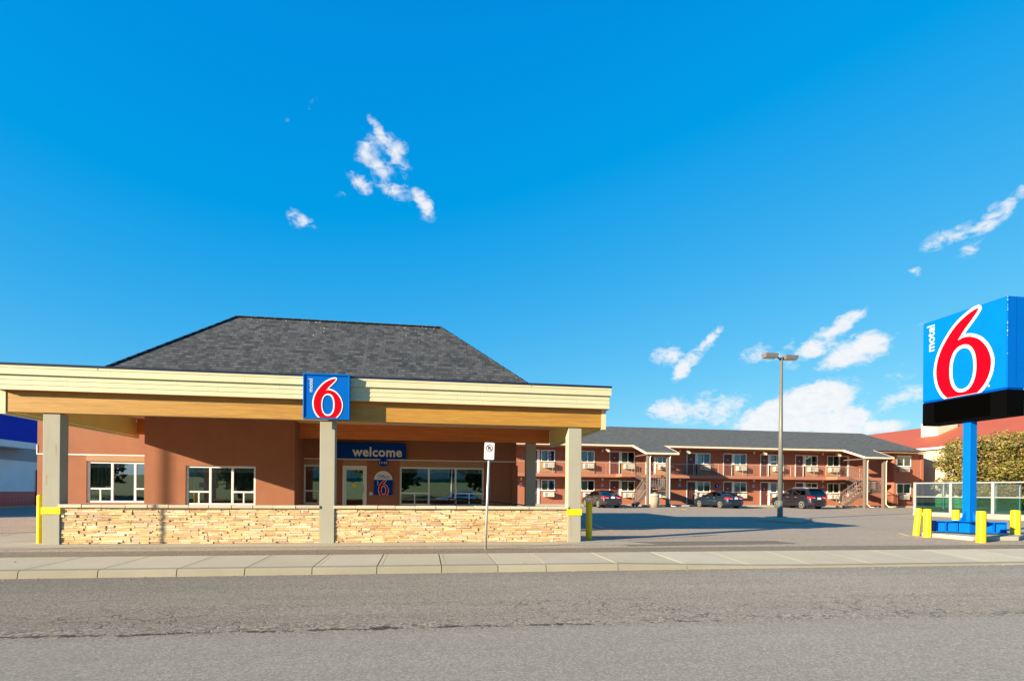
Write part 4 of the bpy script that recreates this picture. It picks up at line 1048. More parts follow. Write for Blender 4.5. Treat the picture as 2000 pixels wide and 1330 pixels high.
s_ = MB(); s_.box(xr0, xre-.02, YE0, MY-.002, ze0-.02, ze0+.06); s_.build('soffit', M['tan'], rfo)
# right end bay projects to the balcony line
xb0 = W(1766, 930, MY)[0]; xb0 = W(1745, 930, MY-.9)[0]
s_ = MB(); s_.box(xb0, xw1+.0, MY-.9, MY-.003, zg-.2, ze0-.03)
s_.box(xw1-.28, xw1+.03, MY-.96, MY-.901, zg-.2, ze0-.03); s_.box(xb0-.03, xb0+.3, MY-.96, MY-.901, zg-.2, ze0-.03)
s_.build('end_bay', M['terra2'], mot)
# balcony slab and railing
xbe = W(1610, 930, MB_Y)[0]; xbe = W(1722, 930, MB_Y)[0]
s_ = MB(); s_.box(xw0, xbe, MB_Y, MY-.002, zsl0, zsl1); s_.build('balcony_slab', M['salmon'], mot)
zrl = W(1375, 906.5, MB_Y)[1]; yr = MB_Y+.06
gaps = [(W(1268,910,MB_Y)[0], W(1300,910,MB_Y)[0]), (W(1692,910,MB_Y)[0], W(1722,910,MB_Y)[0])]
rg = [(xw0, gaps[0][0]), (gaps[0][1], gaps[1][0])]
s_ = MB()
for a, b_ in rg:
    x = a+.06
    while x < b_: s_.box(x-.008, x+.008, yr-.008, yr+.008, zsl1+.09, zrl-.03); x += .125
    s_.box(a, b_, yr-.018, yr+.018, zsl1+.06, zsl1+.09)
rl = s_.build('railing', M['rail'], mot)
s_ = MB()
for a, b_ in rg:
    s_.box(a, b_, yr-.025, yr+.025, zrl-.03, zrl+.015); x = a+.3
    while x < b_: s_.box(x-.02, x+.02, yr-.02, yr+.02, zsl1, zrl-.03); x += 2.45
s_.build('top_rail', M['raillt'], rl)
# room fronts
def mx(x, up): return W(x, 895 if up else 950, MY)[0]
zdu, zdl = W(1375, 885, MY)[1], W(1375, 939.8, MY)[1]
zwu = (W(1375, 907.3, MY)[1], W(1375, 884.8, MY)[1]); zwl = (W(1375, 961, MY)[1], W(1375, 940, MY)[1])
def room_window(up, x0, x1, like=None, cm='curt'):
    Wd = 1.30; z0, z1 = zwu if up else zwl
    X = (mx(x0, up)+mx(x1, up))/2; w_ = mx(x1, up)-mx(x0, up); hh = z1-z0
    f = MB(); a, b_ = X-w_/2, X+w_/2; y0 = MY-.06; fw = .085
    f.box(a, b_, y0, MY-.002, z1-fw, z1); f.box(a-.04, b_+.04, y0-.03, MY-.002, z0, z0+fw*1.1); f.box(a, a+fw, y0, MY-.002, z0+fw*1.1, z1-fw); f.box(b_-fw, b_, y0, MY-.002, z0+fw*1.1, z1-fw)
    f.box(X-.035, X+.035, y0+.002, MY-.002, z0+fw*1.1, z1-fw)
    o = f.build('window', M['white'], mot)
    kx = a+fw+(X-a-fw)*random.choice((1, 1, .75, 1.25, .9, .55))
    c = MB(); c.poly([(a+fw,MY-.018,z0+fw),(kx,MY-.018,z0+fw),(kx,MY-.018,z1-fw),(a+fw,MY-.018,z1-fw)]); c.build('curtain', M[cm], o)
    if rnd() < .4: kr = b_-fw-(b_-X)*ru(.15,.45); c = MB(); c.poly([(kr,MY-.020,z0+fw),(b_-fw,MY-.020,z0+fw),(b_-fw,MY-.020,z1-fw),(kr,MY-.020,z1-fw)]); c.build('curtain', M[cm], o)
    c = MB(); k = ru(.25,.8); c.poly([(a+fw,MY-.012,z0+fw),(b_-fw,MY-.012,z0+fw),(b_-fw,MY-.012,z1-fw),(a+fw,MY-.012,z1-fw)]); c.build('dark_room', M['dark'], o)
    g = MB(); g.poly([(a+fw,MY-.035,z0+fw),(b_-fw,MY-.035,z0+fw),(b_-fw,MY-.035,z1-fw),(a+fw,MY-.035,z1-fw)]); g.build('pane', M['mglass'], o)
def ac_unit(up, xc, y0=None, y1=None):
    X = mx(xc, up); z0 = W(1375, 918 if up else 972, MY)[1]; z1 = W(1375, 909.2 if up else 963.4, MY)[1]
    Yf = MY-.42
    c = MB(); c.box(X-.46, X+.46, Yf, MY-.002, z0, z1); o = c.build('air_conditioner', M['ac'], mot, bevel=.015)
    c = MB(); c.box(X-.40, X-.14, Yf-.006, Yf-.001, z0+.05, z1-.05)
    for k in range(5): zz = z0+.07+k*(z1-z0-.14)/4.6; c.box(X-.08, X+.40, Yf-.008, Yf-.001, zz, zz+.022)
    c.build('grille', M['acg'], o)
def room_door(up, x0, x1, right=True):
    z0 = zsl1+.01 if up else zg; z1 = zdu if up else zdl
    a, b_ = mx(x0, up), mx(x1, up)
    f = MB(); f.box(a, b_, MY-.02, MY-.002, z0+.03, z1-.06); o = f.build('door', M['door'], mot)
    f = MB(); f.box(a-.06 if right else a-.22, b_+.22 if right else b_+.06, MY-.055, MY-.003, z1-.06, z1+.03)
    f.box(b_, b_+.22 if right else b_+.06, MY-.055, MY-.003, z0, z1-.062); f.box(a-.06 if right else a-.22, a, MY-.055, MY-.003, z0, z1-.062)
    f.build('frame', M['white'], o)
    f = MB(); f.box((a+b_)/2-.05, (a+b_)/2+.05, MY-.026, MY-.021, z0+1.5, z0+1.6); f.build('number_plate', M['wht'], o)
    f = MB(); f.box(b_-.12 if right else a+.06, b_-.06 if right else a+.12, MY-.09, MY-.021, z0+.95, z0+1.05); f.build('handle', M['galv'], o)
def infill(x0, x1):
    a, b_ = mx(x0, True), mx(x1, True); c = MB(); c.box(a, b_, MY-.055, MY-.003, zsl1+.02, zwu[0]-.003); c.build('tan_panel', M['tan'], mot)
wins = [(1056.5,1083.7),(1134,1161),(1212.6,1239.5),(1283,1304.5),(1360.7,1387),(1432.2,1457.8),(1503.5,1530),(1571.5,1596.4),(1615,1638.8)]
for i, (a, b_) in enumerate(wins):
    for up in (True, False):
        room_window(up, a, b_, cm='curt2' if (up and 3 <= i <= 6) else 'curt')
        ac_unit(up, (a+b_)/2+(1 if i < 8 else -1.5))
    infill(a-2.5, b_+.5)
for a, b_ in ((1034,1049),(1191.5,1208.5),(1342,1357.3),(1413.5,1428.8),(1485.8,1499.4),(1554,1567.8)):
    for up in (True, False): room_door(up, a, b_)
for up in (True, False): room_door(up, 1640.2, 1654.3)
for up in (True, False): room_door(up, 1262, 1277)
# right end bay windows
def bay_window(y0, y1, acy0, acy1):
    Yb = MY-.9; a = W(1749.8, 900, Yb)[0]; b_ = W(1779, 900, Yb)[0]; z0, z1 = W(1764, y1, Yb)[1], W(1764, y0, Yb)[1]; fw = .1
    f = MB(); X = (a+b_)/2
    f.box(a, b_, Yb-.05, Yb-.002, z1-fw, z1); f.box(a, b_, Yb-.06, Yb-.002, z0, z0+fw); f.box(a, a+fw, Yb-.05, Yb-.002, z0+fw, z1-fw); f.box(b_-fw, b_, Yb-.05, Yb-.002, z0+fw, z1-fw); f.box(X-.05, X+.05, Yb-.048, Yb-.002, z0+fw, z1-fw)
    o = f.build('window', M['white'], mot)
    c = MB(); c.poly([(a+fw,Yb-.015,z0+fw),(b_-fw,Yb-.015,z0+fw),(b_-fw,Yb-.015,z1-fw),(a+fw,Yb-.015,z1-fw)]); c.build('curtain', M['curt'], o)
    g = MB(); g.poly([(a+fw,Yb-.03,z0+fw),(b_-fw,Yb-.03,z0+fw),(b_-fw,Yb-.03,z1-fw),(a+fw,Yb-.03,z1-fw)]); g.build('pane', M['mglass'], o)
    z0, z1 = W(1764, acy1, Yb)[1], W(1764, acy0, Yb)[1]
    c = MB(); c.box(X-.45, X+.45, Yb-.3, Yb-.002, z0, z1); o = c.build('air_conditioner', M['ac'], mot, bevel=.015)
    c = MB(); c.box(X-.36, X+.36, Yb-.308, Yb-.301, z0+.07, z1-.07); c.build('grille', M['acg'], o)
bay_window(889.4, 911.4, 913, 921.3); bay_window(943.5, 964.8, 966.5, 975)
# sconces and floodlights
sc_u = [(1177, 880), (1328.5, 881.3), (1473, 884.2), (1607.5, 886.8)]; sc_l = [(1018,934.5),(1177,936),(1243,936.5),(1328.5,937.5),(1472.5,938.5),(1607.5,940)]
for x, y in sc_u+sc_l:
    X, Z = W(x, y, MY-.1); c = MB(); c.hexa([(X-.05,MY-.1,Z-.13),(X+.05,MY-.1,Z-.13),(X+.05,MY-.003,Z-.13),(X-.05,MY-.003,Z-.13)], [(X-.08,MY-.17,Z+.12),(X+.08,MY-.17,Z+.12),(X+.08,MY-.003,Z+.12),(X-.08,MY-.003,Z+.12)])
    c.build('wall_light', M['sconce'], mot, bevel=.01)
for x, y in ((1186,878.5),(1343.5,882),(1493,884.8),(1637.5,887.6)):
    X, Z = W(x, y, MB_Y+.3); c = MB(); p = Vector((X, MB_Y+.3, Z))
    c.hexa([p+Vector(q) for q in ((-.2,-.16,.02),(.12,-.2,-.20),(.12,.1,-.20),(-.2,.1,.02))], [p+Vector(q) for q in ((-.12,-.14,.14),(.2,-.18,-.06),(.2,.1,-.06),(-.12,.1,.14))])
    c.bar((X-.1, MB_Y+.35, ze0-.03), (X-.02, MB_Y+.3, Z), .04); c.build('flood_light', M['sconce'], mot)
# small wall notices (text not legible in the photo: two pale lines)
where = ['farthest left, just left of the back canopy column', 'above the dark grey sedan', 'just right of the staircase beside the canopy', 'between the teal sedan and the lamp post', 'above the black sport utility car']
for (x, y), wtxt in zip(((1017.5,945.3),(1176.5,946.3),(1327.5,947),(1472,948.2),(1607.5,949.6)), where):
    X, Z = W(x, y, MY-.03); t = thing('notice_sign', 'small purple wall notice '+wtxt, 'sign', (X, MY-.03, Z), group='small purple notices on the motel wall')
    c = MB(); c.box(X-.2, X+.2, MY-.025, MY-.003, Z-.18, Z+.18); c.build('panel', M['purple'], t)
    c = MB(); c.box(X-.13, X+.12, MY-.031, MY-.026, Z+.04, Z+.11); c.box(X-.17, X+.17, MY-.031, MY-.026, Z-.13, Z-.06); c.build('pale_lines', M['wht'], t)
X, Z = W(1400.5, 948.2, MY-.03); t = thing('accessible_parking_sign', 'small round blue accessible parking sign on the lower motel wall above the blue sedan', 'sign', (X, MY-.03, Z))
c = MB(); c.prism([(X+.23*math.cos(i*math.pi/8), MY-.03, Z+.23*math.sin(i*math.pi/8)) for i in range(16)], (0, .026, 0)); c.build('panel', M['dblue'], t)
c = MB(); c.box(X-.04, X+.03, MY-.036, MY-.031, Z-.02, Z+.12); c.box(X-.04, X+.10, MY-.036, MY-.031, Z-.06, Z-.02); c.box(X+.06, X+.1, MY-.036, MY-.031, Z-.14, Z-.06); c.build('pictogram', M['wht'], t)
# ================================================================== STAIR TOWERS
YS0 = 45.45
M['stairrail'] = pm('stair_rail_paint', (.26,.19,.165), (.22,.16,.14), 5, .6)
def stairs(k, label, big):
    x0, x1 = st_x[k]
    if k == 0: pl, pr, yb = W(1267,940,YS0+.3)[0], W(1305.5,940,YS0+.3)[0], 0
    else: pl, pr = W(1691,940,YS0+.3)[0], W(1727.5,940,YS0+.3)[0]
    t = thing('exterior_staircase', label, 'staircase', ((pl+pr)/2, YS0+1, lot(YS0)), group='roofed exterior staircases of the motel')
    z0 = zg-.0; zlo = zt_roof = ze0+.16-ms*(YE0-YS0)
    # roof over stairs continues the main pitch
    ex0, ex1 = (x0+.0, x1+.0)
    if k == 0: fx0, fx1 = W(1262.5, 890, YS0)[0], W(1325.5, 891, YS0)[0]
    else: fx0, fx1 = W(1690.5, 896.5, YS0)[0], W(1745, 898, YS0)[0]
    za = ze0+.16
    s_ = MB(); s_.prism([(x0-.05,YE0+.25,za+ms*.25+.012),(x1+.05,YE0+.25,za+ms*.25+.012),(fx1,YS0,zlo+.012),(fx0,YS0,zlo+.012)], (0, 0, -.10))
    r_ = s_.build('roof', M['shing2'], t)
    s_ = MB()
    s_.box(fx0-.02, fx1+.02, YS0-.1, YS0-.002, zlo-.16, zlo+.0)
    s_.bar((fx0-.04, YS0, zlo-.06), (x0-.06, YE0-.02, za-.06), .08, .17); s_.bar((fx1+.04, YS0, zlo-.06), (x1+.06, YE0-.02, za-.06), .08, .17)
    s_.build('gutter', M['gut'], r_)
    s_ = MB()
    s_.box(fx0+.1, fx1-.1, YS0+.1, YE0, zlo-.2, zlo-.12); s_.build('ceiling', M['brown'], r_)
    for px_ in (pl, pr):
        s_ = MB(); s_.box(px_-.15, px_+.15, YS0+.2, YS0+.5, lot(YS0), zlo-.17); s_.build('post', M['brown'], t, bevel=.01)
        s_ = MB(); s_.tube([(px_+.12, YS0+.12, zlo-.2), (px_+.05, YS0+.15, zlo-.5), (px_+.05, YS0+.15, lot(YS0)+.35), (px_+.12, YS0-.1, lot(YS0)+.1), (px_+.45, YS0-.3, lot(YS0)+.06)], .04, 8)
        s_.build('downpipe', M['white'] if k == 0 else M['gut'], t)
    # lower flight rises towards +X, from the ground to a landing, upper flight comes back to the balcony
    zl = (zg+zsl1)/2-.05
    ya, yb_, yc, yd = YS0+.25, YS0+1.25, YS0+1.45, YS0+2.55
    xs0 = W(1240 if k == 0 else 1643, 985, YS0+.7)[0]
    s_ = MB(); s_.box(pl-.0, pr+.3, ya+.26, yd, zl-.16, zl); s_.build('landing', M['brown'], t)
    n = 7; s_ = MB(); dx = (pl-xs0-.1)/n; dz = (zl-lot(YS0)-.05)/(n+1)
    for i in range(n):
        s_.box(xs0+.1+i*dx, xs0+.1+i*dx+dx*1.25, ya+.3, yb_, lot(YS0)+.05+(i+1)*dz-.07, lot(YS0)+.05+(i+1)*dz)
    s_.build('treads', M['salmon'], t)
    s_ = MB()
    for yy_ in (ya+.25, yb_+.05): s_.bar((xs0, yy_, lot(YS0)+.06), (pl, yy_, zl-.06), .07, .28)
    s_.bar((pr+.1, yc, zl-.05), (pl-.9, yc, zsl1-.1), .07, .28); s_.bar((pr+.1, yd, zl-.05), (pl-.9, yd, zsl1-.1), .07, .28)
    s_.build('stringer', M['brown'], t)
    n = 6; s_ = MB()
    for i in range(n):
        f_ = (i+.5)/n; X = pr-.1+(pl-.8-pr)*f_; s_.box(X-.16, X+.16, yc+.04, yd-.04, zl+(zsl1-zl)*f_-.07, zl+(zsl1-zl)*f_)
    s_.build('upper_treads', M['salmon'], t)
    s_ = MB()
    def railing(a, b_, h=.95, n=14):
        a = Vector(a); b_ = Vector(b_); up = Vector((0, 0, h))
        s_.bar(a+up, b_+up, .05); s_.bar(a+Vector((0,0,.12)), b_+Vector((0,0,.12)), .035)
        for i in range(n+1):
            p = a.lerp(b_, i/n); s_.bar(p+Vector((0,0,.1)), p+up, .05 if i in (0, n) else .02)
    railing((xs0, ya+.25, lot(YS0)+.1), (pl-.1, ya+.25, zl), n=11)
    railing((xs0, yb_+.05, lot(YS0)+.1), (pl-.1, yb_+.05, zl), n=11)
    railing((pl+.1, ya+.28, zl), (pr+.28, ya+.28, zl), n=15)
    railing((pr+.28, ya+.28, zl), (pr+.28, yd, zl), n=15)
    railing((pr+.2, yc, zl), (pl-.8, yc, zsl1), n=13)
    s_.box(pl-.9, pr+.3, YS0+2.56, MB_Y-.003, zsl0+.02, zsl1-.01) if False else None
    s_.build('railing', M['stairrail'], t)
    s_ = MB(); s_.box(pl-2.0, pl-.75, yc-.05, MB_Y-.003, zsl0+.01, zsl1-.003); s_.build('upper_landing', M['salmon'], t)
    return t
stairs(0, 'covered outdoor staircase of the motel just right of the canopy and black sedan', True)
stairs(1, 'covered outdoor staircase at the right end of the motel', False)
tx, ty = G(1277, 989.5)
tx, ty = W(1279, 980, 45.0)[0], 45.0
t = thing('trash_bin', 'round beige litter bin beside the first motel staircase', 'bin', (tx, ty, lot(ty)))
c = MB(); c.tube([(tx,ty,lot(ty)),(tx,ty,lot(ty)+.95)], [.36,.38], 16); c.build('body', M['trash'], t)
c = MB(); c.tube([(tx,ty,lot(ty)+.951),(tx,ty,lot(ty)+1.08),(tx,ty,lot(ty)+1.18)], [.41,.39,.2], 16); c.build('lid', M['lid'], t)
# parking wheel stops in front of the motel
for i, x in enumerate((1180, 1455)):
    pass
# ================================================================== CARS
def interp(P, x):
    if x <= P[0][0]: return P[0][1]
    for (a, b_), (c, d) in zip(P[:-1], P[1:]):
        if x <= c: return b_+(d-b_)*(x-a)/(c-a) if c > a else d
    return P[-1][1]
def make_car(label, paint, suv=False, loc=(0,0,0), rz=0, rimstyle=5):
    L = 4.65 if not suv else 4.75; Wd = .90 if not suv else .94
    t = thing('parked_car', label, 'car', (0, 0, 0))
    if suv:
        deck = [(0,.55),(.03,.70),(.07,1.02),(.16,1.14),(.6,1.15),(2.5,1.10),(3.45,1.07),(3.7,1.05),(4.4,.95),(4.62,.80),(4.72,.6),(4.75,.5)]
        roof = [(.10,1.12),(.22,1.40),(.40,1.62),(.55,1.68),(1.2,1.735),(2.0,1.74),(2.55,1.68),(2.9,1.52),(3.55,1.08)]
        sr, sf, Ra, Rw = .98, 3.84, .41, .365; wb, cz = .86, 1.12
        wq = [[(.62,1.17),(1.22,1.16),(1.22,1.56),(.75,1.58)], [(1.28,1.16),(2.10,1.145),(2.08,1.60),(1.28,1.59)], [(2.17,1.14),(3.18,1.11),(2.72,1.50),(2.50,1.58),(2.15,1.60)]]
        rwin = (.14, .44, .74, .62); wwin = (2.66, 3.46, .60, .76)
    else:
        deck = [(0,.50),(.02,.66),(.06,.92),(.14,1.00),(.5,1.02),(.9,1.01),(2.2,.97),(3.2,.95),(3.5,.94),(4.2,.83),(4.5,.70),(4.62,.55),(4.65,.45)]
        roof = [(.42,1.00),(.75,1.14),(1.15,1.30),(1.45,1.385),(1.9,1.43),(2.25,1.42),(2.55,1.34),(3.0,1.15),(3.5,.93)]
        sr, sf, Ra, Rw = .95, 3.68, .375, .33; wb, cz = .80, .99
        wq = [[(.88,1.04),(1.50,1.025),(1.50,1.315),(1.20,1.25)], [(1.56,1.02),(2.05,1.01),(2.03,1.345),(1.56,1.325)], [(2.11,1.005),(3.02,.98),(2.62,1.20),(2.36,1.325),(2.09,1.345)]]
        rwin = (.52, 1.30, .66, .52); wwin = (2.40, 3.38, .55, .70)
    def hw(s):
        e = min(s, L-s); k = 1-.20*max(0, 1-e/.55)**2.2; return Wd*k
    mb = MB(); mb.smooth = True; rows = []; N_ = 95
    for i in range(N_+1):
        s_ = L*i/N_; w = hw(s_); zt_ = interp(deck, s_); zb = .24+(.10*max(0, 1-min(s_, L-s_)/.4))
        for c_ in (sr, sf):
            d = abs(s_-c_)
            if d < Ra: zb = max(zb, Rw-.01+math.sqrt(Ra*Ra-d*d))
        zb = min(zb, zt_-.05); h = zt_-zb
        pts = [(w*.90, zb), (w*.985, zb+h*.10), (w*1.0, zb+h*.35), (w*.995, zb+h*.60), (w*.975, zb+h*.78), (w*.945, zb+h*.90), (w*.88, zb+h*.975), (w*.78, zt_), (w*.4, zt_+.012), (0, zt_+.018)]
        prof = [(-a, b_) for a, b_ in pts] + [(a, b_) for a, b_ in pts[::-1][1:]]
        rows.append([(a, s_, b_) for a, b_ in prof])
    k = len(rows[0]); n0 = len(mb.v)
    for r in rows: mb.v += r
    for i in range(N_):
        for j in range(k-1): mb.face([n0+i*k+j, n0+i*k+j+1, n0+(i+1)*k+j+1, n0+(i+1)*k+j])
    mb.face([n0+j for j in range(k)][::-1]); mb.face([n0+N_*k+j for j in range(k)])
    def rw(s, z):   # greenhouse half width
        return wb - (.27 if suv else .36)*max(0, z-cz)
    rows = []; M_ = 40; s0, s1 = roof[0][0], roof[-1][0]
    for i in range(M_+1):
        s_ = s0+(s1-s0)*i/M_; zr = interp(roof, s_); zlow = interp(deck, s_)-.06; zr = max(zr, zlow+.01); z_e = zlow+(zr-zlow)*.90
        pts = [(rw(s_, zlow), zlow), (rw(s_, (zlow+z_e)/2), (zlow+z_e)/2), (rw(s_, z_e), z_e), (rw(s_, z_e)-.05, zr-.02), (rw(s_, z_e)-.17, zr), (0, zr+.02)]
        prof = [(-a, b_) for a, b_ in pts] + [(a, b_) for a, b_ in pts[::-1][1:]]
        rows.append([(a, s_, b_) for a, b_ in prof])
    k = len(rows[0]); n0 = len(mb.v)
    for r in rows: mb.v += r
    for i in range(M_):
        for j in range(k-1): mb.face([n0+i*k+j, n0+i*k+j+1, n0+(i+1)*k+j+1, n0+(i+1)*k+j])
    body = mb.build('body', paint, t)
    ub = MB(); ub.box(-Wd*.75, Wd*.75, .25, L-.25, .2, .55); ub.build('underbody', M['blk'], body)
    for sd_ in (-1, 1):
        for q in wq:
            g = MB(); pts = [(sd_*(rw(s_, z)+.006), s_, z) for s_, z in q]; g.poly(pts if sd_ > 0 else pts[::-1]); g.build('side_window', M['cgl'], body)
    for nm, (a, b_, w0, w1) in (('rear_window', rwin), ('windscreen', wwin)):
        g = MB(); n = 6; off_ = .018+.012
        for i in range(n):
            sa, sb = a+(b_-a)*i/n, a+(b_-a)*(i+1)/n; wa, wb2 = w0+(w1-w0)*i/n, w0+(w1-w0)*(i+1)/n
            za, zb2 = interp(roof, sa)+off_, interp(roof, sb)+off_
            for x0_, x1_ in ((-1, 0), (0, 1)):
                g.poly([(wa*x0_, sa, za-(.02 if x0_ else 0)), (wa*x1_, sa, za-(.02 if x1_ else 0)), (wb2*x1_, sb, zb2-(.02 if x1_ else 0)), (wb2*x0_, sb, zb2-(.02 if x0_ else 0))])
        g.build(nm, M['cgl'], body)
    if suv:
        sp = MB(); sp.hexa([(-.62,.30,1.63),(.62,.30,1.63),(.62,.55,1.70),(-.62,.55,1.70)], [(-.62,.26,1.67),(.62,.26,1.67),(.62,.6,1.755),(-.62,.6,1.755)]); sp.build('roof_spoiler', paint, body)
        for sd_ in (-1, 1):
            sp = MB(); sp.tube([(sd_*.56,.75,1.73),(sd_*.56,.85,1.79),(sd_*.56,2.2,1.79),(sd_*.56,2.4,1.73)], .018, 6); sp.build('roof_rail', M['galv'], body)
    for sd_ in (-1, 1):
        for sw in (sr, sf):
            w_ = MB(); cx_ = sd_*(Wd-.12)
            w_.smooth = True; w_.tube([(cx_-.1*1, sw, Rw), (cx_-.09, sw, Rw), (cx_+.09, sw, Rw), (cx_+.1, sw, Rw)], [Rw*.93, Rw, Rw, Rw*.93], 28)
            wo = w_.build('wheel', M['tyre'], t)
            w_ = MB(); xo = cx_+sd_*.101; rr_ = Rw*.72
            def ring(r0, r1, x, n=28):
                for i in range(n):
                    t0, t1 = 2*math.pi*i/n, 2*math.pi*(i+1)/n
                    w_.poly([(x, sw+r0*math.cos(t0), Rw+r0*math.sin(t0)), (x, sw+r1*math.cos(t0), Rw+r1*math.sin(t0)), (x, sw+r1*math.cos(t1), Rw+r1*math.sin(t1)), (x, sw+r0*math.cos(t1), Rw+r0*math.sin(t1))])
            ring(rr_*.86, rr_, xo+sd_*.004); ring(0, rr_*.24, xo+sd_*.006, 12)
            for i in range(rimstyle):
                t0 = 2*math.pi*i/rimstyle+.3
                for dlt in (-.13, .13):
                    c_, s2 = math.cos(t0), math.sin(t0); c2, s3 = math.cos(t0+dlt), math.sin(t0+dlt)
                    w_.bar((xo+sd_*.004, sw+rr_*.15*c_, Rw+rr_*.15*s2), (xo+sd_*.004, sw+rr_*.9*c2, Rw+rr_*.9*s3), .035, .012)
            w_.build('rim', M['rim'], wo)
        m_2 = MB(); ms_, mz_ = (3.05, 1.10) if suv else (2.92, 1.0)
        m_2.smooth = False; m_2.hexa([(sd_*Wd*.93, ms_, mz_), (sd_*(Wd+.17), ms_-.02, mz_), (sd_*(Wd+.17), ms_+.10, mz_), (sd_*Wd*.93, ms_+.12, mz_)], [(sd_*Wd*.93, ms_, mz_+.10), (sd_*(Wd+.15), ms_-.02, mz_+.12), (sd_*(Wd+.15), ms_+.10, mz_+.12), (sd_*Wd*.93, ms_+.12, mz_+.10)])
        m_2.build('wing_mirror', paint, t, bevel=.02)
        tz_, th, ta_ = (.88, .17, .50) if suv else (.76, .15, .42)
        tlm = MB(); x1_ = hw(.25)*1.0; x0_ = hw(0)*.40*1.0
        n = 8; ring_ = []
        path = [(hw(0)*(ta_+.05), -.012), (hw(0)*.85, -.016), (hw(.06)*.985, .03), (hw(.16)*1.008, .12), (hw(.34)*1.012, .32)]
        for (xa, ya_), (xb2, yb2) in zip(path[:-1], path[1:]):
            z0a = tz_; z1a = tz_+th
            tlm.hexa([(sd_*xa, ya_, z0a), (sd_*xb2, yb2, z0a), (sd_*xb2*.9, yb2+.05, z0a), (sd_*xa*.9, ya_+.08, z0a)], [(sd_*xa, ya_+.02, z1a), (sd_*xb2*.993, yb2+.012, z1a), (sd_*xb2*.9, yb2+.05, z1a), (sd_*xa*.9, ya_+.08, z1a)])
        to = tlm.build('tail_light', M['tail'], t, bevel=.006)
        c = MB(); xa, xb2 = hw(0)*(ta_+.1), hw(0)*.82; c.box(sd_*xa, sd_*xb2, -.024, -.0, tz_+.01, tz_+.05); c.build('reverse_lens', M['head'], to)
        hl = MB(); hl.box(sd_*hw(L)*.45, sd_*hw(L)*.95, L-.2, L-.0, .60, .72); hl.build('headlight', M['head'], t, bevel=.02)
        for sh in ((1.55, 2.4) if not suv else (1.50, 2.42)):
            dh = MB(); dh.box(sd_*(Wd*.985), sd_*(Wd*.985+.035), sh, sh+.17, .86 if not suv else .97, .885 if not suv else 1.0); dh.build('door_handle', M['galv'], t, bevel=.006)
        rfl = MB(); rfl.box(sd_*hw(0)*.72, sd_*hw(0)*.92, -.012, .02, .42, .47); rfl.build('reflector', M['tail'], t)
    lp_ = MB(); zp = .98 if suv else .78; zp = .80 if suv else .76
    lp_.box(-.16, .16, -.016, -.002 if not suv else .02, zp, zp+.15); lp_.build('licence_plate', M['plate'], t)
    em = MB(); em.tube([(0,-.0,zp+.20),(0,.03,zp+.20)], .045, 10) if not suv else em.box(-.18,.18,-.0,.03,zp+.2,zp+.225); em.build('badge', M['galv'], t)
    bp_ = MB(); n = 16; rr0 = []
    for i in range(n+1):
        u = -1+2*i/n; x = u*hw(0)*1.03; y = -.05+.17*abs(u)**4
        rr0.append((x, y))
    for (xa, ya_), (xb2, yb2) in zip(rr0[:-1], rr0[1:]):
        bp_.hexa([(xa*.97, ya_+.03, .26), (xb2*.97, yb2+.03, .26), (xb2*.9, yb2+.2, .26), (xa*.9, ya_+.2, .26)], [(xa, ya_, .56), (xb2, yb2, .56), (xb2*.9, yb2+.2, .56), (xa*.9, ya_+.2, .56)])
    bo = bp_.build('rear_bumper', paint, t)
    dd_ = MB(); dd_.box(-hw(0)*.8, hw(0)*.8, -.012, .1, .23, .32); dd_.build('bumper_valance', M['blk'], bo)
    # door shut lines on both sides
    sl = MB()
    for sd_ in (-1, 1):
        for s_ in ((1.53, 2.09, 3.12) if not suv else (1.26, 2.12, 3.22)):
            x = hw(s_)*1.0; h_ = interp(deck, s_); sl.box(sd_*(x*.985), sd_*(x+.0015), s_-.006, s_+.006, .32, h_*.93)
        sl.box(sd_*Wd*.9, sd_*(Wd*1.003), sr+Ra+.03, sf-Ra-.03, .27, .31)
    sl.build('shut_lines', M['blk'], body)
    t.location = loc; t.rotation_euler = (0, 0, rz)
    return t
M['cgl'] = M['cglass']
def car_at(xw, yw, Yr, hdg, suv, label, paint, rims=5):
    """rear-left wheel seen at photo (xw): place so that wheel stands there"""
    sr = .98 if suv else .95; Wd = .94 if suv else .90
    X = W(xw, yw, Yr)[0]; a = math.radians(hdg)
    # local wheel position (-Wd+.12, sr)
    lx_, ly_ = -Wd+.02, sr; wx = lx_*math.cos(a)-ly_*math.sin(a); wy = lx_*math.sin(a)+ly_*math.cos(a)
    return make_car(label, paint, suv, (X-wx, Yr-wy, lot(Yr)), a, rims)
tilt = math.atan(SL)
c1 = car_at(1167.5, 985, 43.4, 6, False, 'dark grey sedan parked tail out between the canopy column and the stairs', M['p_grey'], 7)
c2 = car_at(1405.5, 985, 43.5, 9, False, 'dark teal blue sedan parked tail out left of the lamp post', M['p_blue'], 5)
c3 = car_at(1565, 985, 43.0, 7, True, 'black sport utility car parked tail out just right of the lamp post', M['p_black'], 5)
for c in (c1, c2, c3): c['group'] = 'cars parked facing the motel'; 
c1.scale = (1,1,1.0)
